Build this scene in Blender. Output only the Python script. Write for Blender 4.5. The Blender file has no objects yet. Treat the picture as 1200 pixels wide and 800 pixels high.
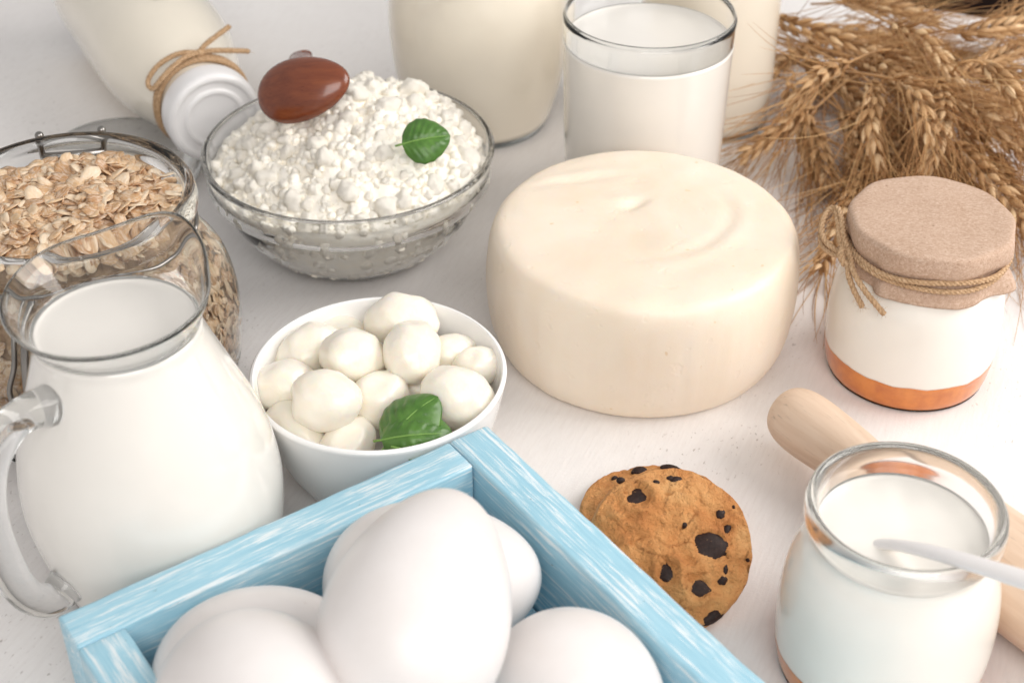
import bpy, bmesh, math, random
from mathutils import Vector, Matrix, noise, Quaternion
R = math.radians
PI = math.pi
scene = bpy.context.scene
COL = scene.collection

# ------------------------------------------------------------------ camera
cam_d = bpy.data.cameras.new('camera')
cam = bpy.data.objects.new('camera', cam_d)
COL.objects.link(cam)
cam.location = (0, 0, 0.40)
cam.rotation_euler = (R(90 - 36.5), 0, 0)
cam_d.sensor_width = 36
cam_d.lens = 54.0
cam_d.clip_start = 0.01
cam_d.clip_end = 20
cam_d.dof.use_dof = True
cam_d.dof.focus_distance = 0.585
cam_d.dof.aperture_fstop = 13.0
scene.camera = cam

# ------------------------------------------------------------------ light
world = bpy.data.worlds.new('World')
scene.world = world
world.use_nodes = True
bg = world.node_tree.nodes['Background']
bg.inputs[0].default_value = (1.0, 0.978, 0.96, 1)
bg.inputs[1].default_value = 0.56

def area_light(name, loc, target, sx, sy, power, col):
    d = bpy.data.lights.new(name, 'AREA')
    d.shape = 'RECTANGLE'; d.size = sx; d.size_y = sy
    d.energy = power; d.color = col
    o = bpy.data.objects.new(name, d); COL.objects.link(o)
    o.location = loc
    o.rotation_euler = (Vector(target) - Vector(loc)).to_track_quat('-Z', 'Y').to_euler()
    return o
area_light('window_light', (0.85, 0.52, 0.66), (0.02, 0.5, 0.0), 0.75, 0.6, 9.6, (1.0, 0.965, 0.932))
area_light('softbox_light', (0.22, -0.70, 0.95), (0.0, 0.55, 0.0), 1.0, 0.8, 12.0, (1.0, 0.972, 0.948))

vs = scene.view_settings
vs.view_transform = 'Standard'; vs.look = 'None'; vs.exposure = -0.03; vs.gamma = 1.0
vs.use_curve_mapping = False
cy = scene.cycles
cy.use_denoising = True
cy.use_adaptive_sampling = True; cy.adaptive_threshold = 0.025; cy.adaptive_min_samples = 20
cy.max_bounces = 24; cy.transmission_bounces = 24; cy.glossy_bounces = 5; cy.diffuse_bounces = 8
cy.transparent_max_bounces = 12
cy.sample_clamp_indirect = 12.0
cy.caustics_refractive = True; cy.caustics_reflective = False

# ------------------------------------------------------------------ helpers
def tag(o, label, cat, group=None, kind=None):
    if label: o['label'] = label
    if cat: o['category'] = cat
    if group: o['group'] = group
    if kind: o['kind'] = kind
    return o

def thing(name, loc, label, cat, group=None, kind=None, rot=(0, 0, 0)):
    o = bpy.data.objects.new(name, None)
    COL.objects.link(o); o.location = loc; o.rotation_euler = rot
    o.empty_display_size = 0.01
    return tag(o, label, cat, group, kind)

def mesh(name, V, F, smooth=True):
    me = bpy.data.meshes.new(name)
    me.from_pydata([tuple(v) for v in V], [], F)
    me.update()
    if smooth:
        me.polygons.foreach_set('use_smooth', [True] * len(me.polygons))
    return me

def obj(name, me, m, parent=None, loc=(0, 0, 0), rot=None):
    o = bpy.data.objects.new(name, me)
    COL.objects.link(o)
    if m and not me.materials: me.materials.append(m)
    o.parent = parent
    o.location = loc
    if rot is not None: o.rotation_euler = rot
    return o

def spline(pts, n=6):
    """Catmull-Rom through the points (any dimension)."""
    out = []
    P = [Vector(p) for p in pts]
    for i in range(len(P) - 1):
        p0 = P[i - 1] if i else P[i] * 2 - P[i + 1]
        p1, p2 = P[i], P[i + 1]
        p3 = P[i + 2] if i + 2 < len(P) else p2 * 2 - p1
        for k in range(n):
            t = k / n
            out.append(0.5 * ((2 * p1) + (p2 - p0) * t + (2 * p0 - 5 * p1 + 4 * p2 - p3) * t * t
                              + (3 * p1 - p0 - 3 * p2 + p3) * t ** 3))
    out.append(P[-1])
    return out

def lathe(prof, seg=72):
    """prof: list of (r,z); a first or last r of 0 closes at the axis."""
    V, F, rings = [], [], []
    for r, z in prof:
        if r < 1e-6:
            rings.append([len(V)]); V.append((0, 0, z))
        else:
            b = len(V)
            rings.append(list(range(b, b + seg)))
            for k in range(seg):
                a = 2 * PI * k / seg
                V.append((r * math.cos(a), r * math.sin(a), z))
    for A, B in zip(rings[:-1], rings[1:]):
        if len(A) == 1 and len(B) == 1: continue
        for k in range(seg):
            k2 = (k + 1) % seg
            if len(A) == 1: F.append((A[0], B[k2], B[k]))
            elif len(B) == 1: F.append((A[k], A[k2], B[0]))
            else: F.append((A[k], A[k2], B[k2], B[k]))
    return V, F

def frames(path):
    T = []
    n = len(path)
    for i in range(n):
        a = path[max(0, i - 1)]; b = path[min(n - 1, i + 1)]
        t = (b - a)
        T.append(t.normalized() if t.length > 1e-9 else Vector((0, 0, 1)))
    up = Vector((0, 0, 1)) if abs(T[0].z) < 0.9 else Vector((1, 0, 0))
    N = [(up - T[0] * up.dot(T[0])).normalized()]
    for i in range(1, n):
        v = N[-1] - T[i] * N[-1].dot(T[i])
        N.append(v.normalized())
    B = [T[i].cross(N[i]) for i in range(n)]
    return T, N, B

def tube(path, rad, seg=8, V=None, F=None, cap=True, flat=1.0):
    """append a tapered tube to V,F"""
    V = [] if V is None else V; F = [] if F is None else F
    path = [Vector(p) for p in path]
    n = len(path)
    if not isinstance(rad, (list, tuple)): rad = [rad] * n
    T, N, B = frames(path)
    b0 = len(V)
    for i in range(n):
        for k in range(seg):
            a = 2 * PI * k / seg
            V.append(path[i] + N[i] * (math.cos(a) * rad[i] * flat) + B[i] * (math.sin(a) * rad[i]))
    for i in range(n - 1):
        for k in range(seg):
            k2 = (k + 1) % seg
            F.append((b0 + i * seg + k, b0 + i * seg + k2, b0 + (i + 1) * seg + k2, b0 + (i + 1) * seg + k))
    if cap:
        F.append(tuple(b0 + k for k in reversed(range(seg))))
        F.append(tuple(b0 + (n - 1) * seg + k for k in range(seg)))
    return V, F

def twine(path, rad=0.0009, V=None, F=None, strands=3, pitch=0.006, fuzz=0, rng=None):
    """a rope of twisted strands along the path"""
    V = [] if V is None else V; F = [] if F is None else F
    path = [Vector(p) for p in path]
    dense = []
    for a, b in zip(path[:-1], path[1:]):
        m = max(1, int((b - a).length / 0.0006))
        for k in range(m): dense.append(a.lerp(b, k / m))
    dense.append(path[-1])
    T, N, B = frames(dense)
    for s in range(strands):
        ln = 0; pp = []
        for i, p in enumerate(dense):
            if i: ln += (p - dense[i - 1]).length
            a = 2 * PI * (ln / pitch + s / strands)
            pp.append(p + (N[i] * math.cos(a) + B[i] * math.sin(a)) * rad * 0.55)
        tube(pp, rad * 0.62, 6, V, F)
    if fuzz:
        rng = rng or random.Random(1)
        for k in range(int(fuzz)):
            i = rng.randrange(len(dense)); a = rng.uniform(0, 2 * PI)
            d = (N[i] * math.cos(a) + B[i] * math.sin(a)) + T[i] * rng.uniform(-1.2, 1.2)
            p = dense[i]; L = rng.uniform(0.001, 0.0026)
            q = p + d.normalized() * (rad + L * 0.5)
            tube([p, q, q + (d + T[i] * rng.uniform(-1, 1)).normalized() * L * 0.6], [0.00007, 0.00006, 0.00003], 3, V, F)
    return V, F

def ico(sub):
    bm = bmesh.new(); bmesh.ops.create_icosphere(bm, subdivisions=sub, radius=1.0)
    V = [v.co.copy() for v in bm.verts]; F = [tuple(v.index for v in f.verts) for f in bm.faces]
    bm.free(); return V, F
ICO = {k: ico(k) for k in (1, 2, 3, 4)}

def fbm(p, o=4):
    s = 0; a = 1; f = 1
    for _ in range(o):
        s += a * noise.noise(p * f); a *= 0.5; f *= 2.1
    return s

def rounded_box(name, sx, sy, sz, bev, m, parent, loc, rot=None, seed=0, seg=2):
    bm = bmesh.new()
    bmesh.ops.create_cube(bm, size=1.0)
    for v in bm.verts: v.co = Vector((v.co.x * sx, v.co.y * sy, v.co.z * sz))
    nx = max(2, int(sx / 0.006))
    bmesh.ops.bevel(bm, geom=list(bm.edges), offset=bev, segments=seg, affect='EDGES', profile=0.6)
    cuts = [e for e in bm.edges if abs(e.verts[0].co.x - e.verts[1].co.x) > sx * 0.8]
    bmesh.ops.subdivide_edges(bm, edges=cuts, cuts=nx, use_grid_fill=True)
    for v in bm.verts:
        n = noise.noise_vector(v.co * 90 + Vector((seed * 7.3, 0, 0)))
        n2 = noise.noise_vector(v.co * 320 + Vector((0, seed * 3.1, 0)))
        v.co += n * 0.00035 + n2 * 0.0002
    me = bpy.data.meshes.new(name); bm.to_mesh(me); bm.free()
    me.polygons.foreach_set('use_smooth', [True] * len(me.polygons))
    o = obj(name, me, m, parent, loc, rot)
    return o

# ------------------------------------------------------------------ materials
class NT:
    def __init__(s, name):
        s.m = bpy.data.materials.new(name); s.m.use_nodes = True
        s.t = s.m.node_tree; s.n = s.t.nodes; s.l = s.t.links
        s.p = s.n['Principled BSDF']; s.out = s.n['Material Output']
    def add(s, typ, **kw):
        nd = s.n.new(typ)
        for k, v in kw.items():
            if k.startswith('i_'):
                key = k[2:]
                nd.inputs[int(key) if key.isdigit() else key.replace('_', ' ')].default_value = v
            else: setattr(nd, k, v)
        return nd
    def link(s, a, b): s.l.new(a, b)
    def set(s, **kw):
        for k, v in kw.items(): s.p.inputs[k.replace('_', ' ')].default_value = v
        return s
    def coords(s, scale=(1, 1, 1), rot=(0, 0, 0), kind='Object'):
        tc = s.add('ShaderNodeTexCoord'); mp = s.add('ShaderNodeMapping')
        mp.inputs['Scale'].default_value = scale; mp.inputs['Rotation'].default_value = rot
        s.link(tc.outputs[kind], mp.inputs['Vector']); return mp.outputs['Vector']
    def noise(s, vec, scale, detail=4, rough=0.55, dist=0.0):
        nd = s.add('ShaderNodeTexNoise'); nd.inputs['Scale'].default_value = scale
        nd.inputs['Detail'].default_value = detail; nd.inputs['Roughness'].default_value = rough
        nd.inputs['Distortion'].default_value = dist
        s.link(vec, nd.inputs['Vector']); return nd.outputs['Fac']
    def ramp(s, fac, stops, interp='LINEAR'):
        r = s.add('ShaderNodeValToRGB'); cr = r.color_ramp; cr.interpolation = interp
        while len(cr.elements) < len(stops): cr.elements.new(0.5)
        for e, (p, c) in zip(cr.elements, stops):
            e.position = p; e.color = (c[0], c[1], c[2], 1) if not isinstance(c, (int, float)) else (c, c, c, 1)
        s.link(fac, r.inputs['Fac']); return r.outputs['Color']
    def mix(s, fac, a, b, mode='MIX'):
        mx = s.add('ShaderNodeMix', data_type='RGBA', blend_type=mode)
        for idx, v in ((0, fac), (6, a), (7, b)):
            if isinstance(v, (int, float)): mx.inputs[idx].default_value = v
            elif isinstance(v, (tuple, list)): mx.inputs[idx].default_value = (*v[:3], 1)
            else: s.link(v, mx.inputs[idx])
        return mx.outputs[2]
    def math(s, op, a, b=None, clamp=False):
        nd = s.add('ShaderNodeMath', operation=op, use_clamp=clamp)
        for i, v in enumerate((a, b)):
            if v is None: continue
            if isinstance(v, (int, float)): nd.inputs[i].default_value = v
            else: s.link(v, nd.inputs[i])
        return nd.outputs[0]
    def bump(s, h, strength=0.3, dist=0.001):
        b = s.add('ShaderNodeBump'); b.inputs['Strength'].default_value = strength
        b.inputs['Distance'].default_value = dist
        s.link(h, b.inputs['Height']); s.link(b.outputs['Normal'], s.p.inputs['Normal'])
    def base(s, c): s.link(c, s.p.inputs['Base Color'])

def sss(t, w, scale, rad=(1.0, 0.6, 0.35)):
    t.p.inputs['Subsurface Weight'].default_value = w
    t.p.inputs['Subsurface Radius'].default_value = rad
    t.p.inputs['Subsurface Scale'].default_value = scale

M = {}
def glass_mat(name, col=(0.995, 0.998, 0.996), rough=0.0, ior=1.43):
    t = NT(name)
    g = t.add('ShaderNodeBsdfGlass'); g.inputs['Color'].default_value = (*col, 1)
    g.inputs['Roughness'].default_value = rough; g.inputs['IOR'].default_value = ior
    t.link(g.outputs[0], t.out.inputs['Surface'])
    return t.m
M['glass'] = glass_mat('clear_glass')
M['glass_green'] = glass_mat('green_edged_glass', (0.98, 0.992, 0.986))
M['glass_frost'] = glass_mat('pressed_glass', (0.985, 0.985, 0.98), 0.12)

def milk_mat(name, col, rough=0.22, coat=0.9):
    t = NT(name).set(Roughness=rough, IOR=1.35)
    v = t.coords(); n = t.noise(v, 40, 3)
    t.base(t.ramp(n, [(0.3, tuple(c * 0.97 for c in col)), (0.7, col)]))
    t.set(Coat_Weight=coat, Coat_Roughness=0.03, Coat_IOR=1.5)
    return t.m
M['milk'] = milk_mat('milk', (0.82, 0.787, 0.735))
M['milk_cream'] = milk_mat('creamy_milk', (0.84, 0.775, 0.66))
M['yogurt'] = milk_mat('yogurt', (0.835, 0.80, 0.74), 0.42)

t = NT('caramel').set(Roughness=0.3, Coat_Weight=0.9, Coat_Roughness=0.03)
n = t.noise(t.coords(), 130, 5)
t.base(t.ramp(n, [(0.35, (0.52, 0.135, 0.012)), (0.65, (0.68, 0.22, 0.026))])); 
M['caramel'] = t.m

# tabletop: white painted board, brushed paint, tiny pits
t = NT('white_painted_board').set(Roughness=0.55)
v = t.coords(rot=(0, 0, R(-22)))
vb = t.coords(scale=(10, 1.2, 1), rot=(0, 0, R(-22)))
big = t.noise(v, 7, 4); fine = t.noise(v, 900, 3, 0.6); brush = t.noise(vb, 70, 5, 0.6)
pit = t.noise(t.coords(scale=(1.6, 0.8, 1), rot=(0, 0, R(-22))), 520, 2, 0.5)
area = t.noise(v, 9, 3, 0.6)
pm = t.ramp(pit, [(0.66, 0.0), (0.72, 1.0)])
am = t.ramp(area, [(0.48, 0.0), (0.62, 1.0)])
c = t.ramp(big, [(0.3, (0.785, 0.760, 0.747)), (0.7, (0.83, 0.812, 0.803))])
c = t.mix(t.math('MULTIPLY', t.ramp(brush, [(0.42, 0.0), (0.75, 1.0)]), 0.32), c, (0.66, 0.62, 0.60))
pf = t.math('MULTIPLY', t.math('MULTIPLY', pm, am), 0.75)
c = t.mix(pf, c, (0.30, 0.25, 0.23))
t.base(c)
hh = t.math('ADD', t.math('MULTIPLY', fine, 0.35), t.math('MULTIPLY', brush, 0.5))
hh = t.math('SUBTRACT', hh, t.math('MULTIPLY', pf, 1.2))
t.bump(hh, 0.5, 0.0006)
M['table'] = t.m

t = NT('dark_floor').set(Roughness=0.9, Specular_IOR_Level=0.1)
t.base(t.ramp(t.noise(t.coords(scale=(1, 8, 1)), 6, 5), [(0.3, (0.010, 0.004, 0.003)), (0.7, (0.02, 0.008, 0.005))]))
M['floor'] = t.m

# blue distressed paint; grain runs along local X
def blue_paint(name, seed):
    t = NT(name).set(Roughness=0.5)
    tc = t.add('ShaderNodeTexCoord'); mp = t.add('ShaderNodeMapping')
    mp.inputs['Scale'].default_value = (9, 170, 170); mp.inputs['Location'].default_value = (seed * 3.7, seed, 0)
    t.link(tc.outputs['Object'], mp.inputs['Vector'])
    mp2 = t.add('ShaderNodeMapping'); mp2.inputs['Scale'].default_value = (22, 520, 520)
    mp2.inputs['Location'].default_value = (seed, seed * 5, 0); t.link(tc.outputs['Object'], mp2.inputs['Vector'])
    mp3 = t.add('ShaderNodeMapping'); mp3.inputs['Scale'].default_value = (30, 60, 60); mp3.inputs['Location'].default_value = (seed*2, 0, 1)
    t.link(tc.outputs['Object'], mp3.inputs['Vector'])
    a = t.noise(mp.outputs[0], 3.2, 6, 0.65, 0.3); b = t.noise(mp2.outputs[0], 2.2, 4, 0.6); d = t.noise(mp3.outputs[0], 1.2, 4)
    w = t.math('MULTIPLY', t.ramp(b, [(0.42, 0.0), (0.52, 1.0)]), t.ramp(a, [(0.515, 0.0), (0.60, 1.0)]))
    w = t.math('MAXIMUM', w, t.math('MULTIPLY', t.ramp(b, [(0.56, 0.0), (0.62, 0.9)]), t.ramp(d, [(0.42, 0.0), (0.55, 1.0)])))
    col = t.ramp(b, [(0.3, (0.29, 0.53, 0.655)), (0.5, (0.345, 0.585, 0.70)), (0.75, (0.40, 0.63, 0.735))])
    col = t.mix(t.math('MULTIPLY', w, 0.8), col, (0.80, 0.83, 0.84))
    sp = t.noise(mp3.outputs[0], 11, 2)
    col = t.mix(t.ramp(sp, [(0.76, 0.0), (0.79, 0.8)]), col, (0.08, 0.10, 0.11))
    geo = t.add('ShaderNodeNewGeometry')
    ed = t.ramp(geo.outputs['Pointiness'], [(0.565, 0.0), (0.64, 1.0)])
    wear = t.ramp(t.noise(mp3.outputs[0], 3.0, 5, 0.7), [(0.46, 0.0), (0.56, 0.9)])
    col = t.mix(t.math('MULTIPLY', ed, wear), col, (0.80, 0.80, 0.78))
    t.base(col)
    t.bump(t.math('ADD', t.math('MULTIPLY', b, 0.6), t.math('MULTIPLY', a, 0.5)), 0.35, 0.0008)
    return t.m
for k in range(4): M['blue%d' % k] = blue_paint('blue_distressed_paint_%d' % k, k * 1.37 + 0.4)

t = NT('egg_shell').set(Roughness=0.34)
v = t.coords(); n = t.noise(v, 60, 3); n2 = t.noise(v, 1500, 2)
sp = t.noise(v, 230, 1)
c = t.ramp(n, [(0.3, (0.745, 0.705, 0.685)), (0.7, (0.78, 0.745, 0.73))])
c = t.mix(t.ramp(sp, [(0.77, 0.0), (0.80, 0.30)]), c, (0.58, 0.48, 0.44))
t.base(c); t.bump(n2, 0.22, 0.0003)
M['egg'] = t.m

t = NT('white_ceramic').set(Roughness=0.18, Base_Color=(0.84, 0.835, 0.83, 1))
M['ceramic'] = t.m
t = NT('white_lid_metal').set(Roughness=0.3, Base_Color=(0.80, 0.79, 0.79, 1))
M['lid'] = t.m
t = NT('white_spoon_plastic').set(Roughness=0.3, Base_Color=(0.80, 0.775, 0.765, 1))
M['plastic'] = t.m

t = NT('mozzarella').set(Roughness=0.3, Coat_Weight=0.35, Coat_Roughness=0.12)
v = t.coords(); n = t.noise(v, 90, 4); n2 = t.noise(v, 420, 4, 0.6, 0.6)
t.base(t.ramp(n, [(0.3, (0.86, 0.80, 0.685)), (0.7, (0.885, 0.845, 0.755))]))
sss(t, 0.45, 0.004, (1.0, 0.62, 0.34)); t.bump(t.math('ADD', n2, t.math('MULTIPLY', n, 1.5)), 0.22, 0.0006)
M['mozz'] = t.m

t = NT('cottage_cheese').set(Roughness=0.45)
v = t.coords(); n = t.noise(v, 160, 4); n2 = t.noise(v, 800, 4, 0.65)
t.base(t.ramp(n, [(0.3, (0.965, 0.905, 0.785)), (0.65, (0.975, 0.94, 0.865))]))
t.bump(n2, 0.6, 0.0008)
M['curd'] = t.m

t = NT('cheese_rind').set(Roughness=0.42)
v = t.coords(); n = t.noise(v, 22, 5, 0.6, 0.4); n2 = t.noise(v, 420, 4, 0.6)
vs_ = t.coords(scale=(1, 1, 0.15)); n3 = t.noise(vs_, 75, 4, 0.6)
pr = t.noise(v, 130, 2)
c = t.ramp(n, [(0.25, (0.80, 0.668, 0.52)), (0.5, (0.83, 0.713, 0.58)), (0.75, (0.845, 0.75, 0.635))])
c = t.mix(t.math('MULTIPLY', t.ramp(n3, [(0.45, 0.0), (0.8, 1.0)]), 0.25), c, (0.80, 0.735, 0.64))
spot = t.ramp(t.noise(v, 170, 1), [(0.765, 0.0), (0.79, 0.6)])
c = t.mix(spot, c, (0.72, 0.52, 0.28))
t.base(c); sss(t, 0.12, 0.004, (1.0, 0.6, 0.3))
h = t.math('ADD', t.math('MULTIPLY', n2, 0.25), t.math('MULTIPLY', t.ramp(pr, [(0.28, 0.0), (0.36, 1.0)]), 0.5))
t.bump(t.math('ADD', h, t.math('MULTIPLY', n3, 0.45)), 0.32, 0.0008)
M['cheese'] = t.m

t = NT('oat_flake').set(Roughness=0.6)
g = t.add('ShaderNodeNewGeometry'); oi = t.add('ShaderNodeObjectInfo')
r = t.math('FRACT', t.math('ADD', g.outputs['Random Per Island'], oi.outputs['Random']))
n = t.noise(t.coords(scale=(1, 3.0, 1)), 520, 5, 0.7)
c = t.ramp(r, [(0.0, (0.43, 0.225, 0.098)), (0.35, (0.56, 0.335, 0.165)), (0.7, (0.67, 0.46, 0.265)), (1.0, (0.78, 0.62, 0.44))])
c = t.mix(t.ramp(n, [(0.45, 0.0), (0.72, 0.75)]), c, (0.87, 0.79, 0.68))
c = t.mix(t.ramp(n, [(0.22, 0.6), (0.36, 0.0)]), c, (0.42, 0.22, 0.10))
t.base(c); t.bump(n, 0.5, 0.0004)
M['oat'] = t.m
t = NT('oat_meal_core').set(Roughness=0.8)
t.base(t.ramp(t.noise(t.coords(), 300, 4), [(0.3, (0.30, 0.17, 0.08)), (0.7, (0.62, 0.43, 0.26))])); M['oatcore'] = t.m

t = NT('galvanized_wire').set(Roughness=0.28, Metallic=1.0, Base_Color=(0.28, 0.265, 0.25, 1)); M['wire'] = t.m

t = NT('jute_twine').set(Roughness=0.85)
n = t.noise(t.coords(), 900, 4, 0.6)
t.base(t.ramp(n, [(0.3, (0.34, 0.205, 0.105)), (0.55, (0.52, 0.345, 0.20)), (0.8, (0.68, 0.50, 0.33))])); t.bump(n, 0.6, 0.0004)
M['twine'] = t.m

t = NT('kraft_paper').set(Roughness=0.8)
v = t.coords(); n = t.noise(v, 60, 4); f2 = t.noise(t.coords(scale=(1, 1.5, 1.2), rot=(0, 0, 0.6)), 850, 4, 0.7, 0.8)
sp = t.noise(v, 480, 1)
c = t.ramp(n, [(0.3, (0.445, 0.30, 0.212)), (0.7, (0.515, 0.362, 0.268))])
c = t.mix(t.ramp(f2, [(0.50, 0.0), (0.66, 0.75)]), c, (0.63, 0.48, 0.38))
c = t.mix(t.ramp(f2, [(0.33, 0.65), (0.47, 0.0)]), c, (0.33, 0.205, 0.13))
c = t.mix(t.ramp(sp, [(0.76, 0.0), (0.80, 0.8)]), c, (0.16, 0.07, 0.03))
t.base(c); t.bump(f2, 0.25, 0.0004)
M['paper'] = t.m

def wood(name, c0, c1, c2, sx=6, sc=60, rough=0.5, bump=0.2):
    t = NT(name).set(Roughness=rough)
    v = t.coords(scale=(sx, sc, sc)); n = t.noise(v, 4, 5, 0.6, 0.4)
    v2 = t.coords(scale=(35, 420, 420)); n2 = t.noise(v2, 2.5, 3)
    c = t.ramp(n, [(0.25, c0), (0.5, c1), (0.75, c2)])
    c = t.mix(t.ramp(n2, [(0.62, 0.0), (0.74, 0.55)]), c, tuple(x * 0.55 for x in c0))
    t.base(c); t.bump(n2, bump, 0.0004); return t.m
M['beech'] = wood('beech_wood', (0.60, 0.43, 0.305), (0.68, 0.51, 0.38), (0.74, 0.585, 0.455))
M['darkwood'] = wood('lacquered_wood', (0.11, 0.024, 0.009), (0.175, 0.041, 0.014), (0.24, 0.063, 0.019), rough=0.25, bump=0.05)
M['darkwood'].node_tree.nodes['Principled BSDF'].inputs['Coat Weight'].default_value = 0.4

t = NT('cookie_dough').set(Roughness=0.75)
v = t.coords(); n = t.noise(v, 70, 5, 0.6); n2 = t.noise(v, 520, 5, 0.65)
c = t.ramp(n, [(0.25, (0.47, 0.165, 0.042)), (0.45, (0.63, 0.265, 0.08)), (0.62, (0.73, 0.36, 0.128)), (0.8, (0.80, 0.47, 0.20))])
c = t.mix(t.ramp(n2, [(0.26, 0.75), (0.40, 0.0)]), c, (0.22, 0.08, 0.025))
t.base(c); t.bump(t.math('ADD', n2, t.math('MULTIPLY', t.noise(v, 210, 4, 0.7), 1.6)), 1.0, 0.0021)
M['dough'] = t.m
t = NT('dark_chocolate').set(Roughness=0.55, Specular_IOR_Level=0.25)
n = t.noise(t.coords(), 700, 4, 0.6)
t.base(t.ramp(n, [(0.3, (0.016, 0.008, 0.007)), (0.66, (0.035, 0.017, 0.013)), (0.74, (0.30, 0.17, 0.07))])); t.bump(n, 0.5, 0.0005)
M['choc'] = t.m

t = NT('basil_leaf').set(Roughness=0.33)
v = t.coords(); n = t.noise(v, 120, 4)
g = t.add('ShaderNodeNewGeometry')
c = t.ramp(n, [(0.3, (0.045, 0.125, 0.018)), (0.7, (0.095, 0.215, 0.035))])
c = t.mix(g.outputs['Backfacing'], c, (0.20, 0.30, 0.10))
t.base(c); t.bump(t.noise(v, 600, 3), 0.2, 0.0004); sss(t, 0.12, 0.001, (0.4, 1, 0.2)); M['basil'] = t.m
t = NT('basil_vein').set(Roughness=0.4, Base_Color=(0.20, 0.36, 0.08, 1)); M['vein'] = t.m

def straw(name, stops, rough=0.6):
    t = NT(name).set(Roughness=rough)
    g = t.add('ShaderNodeNewGeometry')
    n = t.noise(t.coords(), 260, 4)
    f = t.math('ADD', t.math('MULTIPLY', g.outputs['Random Per Island'], 0.6), t.math('MULTIPLY', n, 0.5))
    t.base(t.ramp(f, stops)); return t.m
M['kernel'] = straw('wheat_kernel', [(0.15, (0.22, 0.105, 0.036)), (0.5, (0.50, 0.30, 0.14)), (0.9, (0.78, 0.57, 0.34))])
M['awn'] = straw('wheat_awn', [(0.15, (0.21, 0.085, 0.026)), (0.5, (0.42, 0.215, 0.08)), (0.9, (0.72, 0.48, 0.23))])
M['stem'] = straw('wheat_straw', [(0.15, (0.32, 0.15, 0.06)), (0.9, (0.60, 0.37, 0.17))], 0.45)

# ------------------------------------------------------------------ setting
def table():
    a = R(-21.9); u = Vector((math.cos(a), math.sin(a), 0)); n = Vector((-u.y, u.x, 0))
    e = Vector((0.2243, 0.8996, 0))
    c = e - n * 0.95 + u * (-0.2)
    o = rounded_box('table', 2.4, 1.90, 0.03, 0.003, M['table'], None, (0, 0, 0))
    for v in o.data.vertices: v.co.z = max(v.co.z, -0.015) if v.co.z < 0 else 0.015 if v.co.z > 0.0135 else v.co.z
    o.location = c + Vector((0, 0, -0.015)); o.rotation_euler = (0, 0, a)
    o['kind'] = 'structure'
    V = [(-3, -3, -0.75), (3, -3, -0.75), (3, 4, -0.75), (-3, 4, -0.75)]
    fl = obj('floor', mesh('floor', V, [(0, 1, 2, 3)], False), M['floor']); fl['kind'] = 'structure'
table()

# ------------------------------------------------------------------ glassware
def glass_vessel(parent, name, outer, inner, m, seg=96, deform=None, n=6):
    """outer from the axis at the bottom up to the rim, inner from the rim down to the axis"""
    po = spline([(0, outer[0][1])] + list(outer), n); pi = spline(list(inner) + [(0, inner[-1][1])], n)
    prof = [(max(0, p[0]), p[1]) for p in po] + [(max(0, p[0]), p[1]) for p in pi]
    prof[0] = (0, prof[0][1]); prof[-1] = (0, prof[-1][1])
    V, F = lathe(prof, seg)
    rb = outer[0][0] * 0.92
    V = [Vector(v) for v in V]
    for v in V:      # shallow punt under the base, foot ring just off the table
        r_ = math.hypot(v.x, v.y)
        if v.z < 0.0009: v.z += 0.0003 + 0.0012 * max(0, 1 - (r_ / rb) ** 4)
    if deform: V = [deform(v) for v in V]
    return obj(name, mesh(name, V, F), m, parent)

def inner_radius(inner):
    pts = spline(list(inner) + [(0, inner[-1][1])], 6)
    def f(z):
        best = None
        for a, b in zip(pts[:-1], pts[1:]):
            lo, hi = sorted((a[1], b[1]))
            if lo <= z <= hi and hi > lo:
                tt = (z - a[1]) / (b[1] - a[1]); r = a[0] + (b[0] - a[0]) * tt
                best = r if best is None else max(best, r)
        return best if best is not None else pts[-1][0]
    return f

def outer_radius(outer):
    pts = spline([(0, outer[0][1])] + list(outer), 6)
    def f(z):
        best = None
        for a, b in zip(pts[:-1], pts[1:]):
            lo, hi = sorted((a[1], b[1]))
            if lo <= z <= hi and hi > lo:
                tt = (z - a[1]) / (b[1] - a[1]); r = a[0] + (b[0] - a[0]) * tt
                best = r if best is None else max(best, r)
        return best if best is not None else pts[-1][0]
    return f

def liquid(parent, name, outer, inner, z0, z1, m, seg=96, wob=None, meniscus=0.0006, steps=40, film=0.00012):
    """fills the vessel between z0 and z1; seen through the wall a full vessel looks filled to its outer face"""
    f = outer_radius(outer); fi = inner_radius(inner)
    prof = [(0, z0)]
    r0 = f(z0) + film
    for k in (0.3, 0.6, 0.85): prof.append((r0 * k, z0))
    for i in range(steps + 1):
        z = z0 + (z1 - z0) * i / steps
        prof.append((f(z) + film, z))
    rt = fi(z1)
    prof.append((rt, z1))
    if meniscus:
        prof.append((rt - 0.0006, z1 - meniscus * 0.6)); prof.append((rt - 0.0018, z1 - meniscus))
    for k in (0.85, 0.7, 0.5, 0.35, 0.2, 0.1): prof.append((rt * k, z1 - meniscus))
    prof.append((0, z1 - meniscus))
    V, F = lathe(prof, seg)
    if wob: V = [wob(Vector(v)) for v in V]
    return obj(name, mesh(name, V, F), m, parent)

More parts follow.
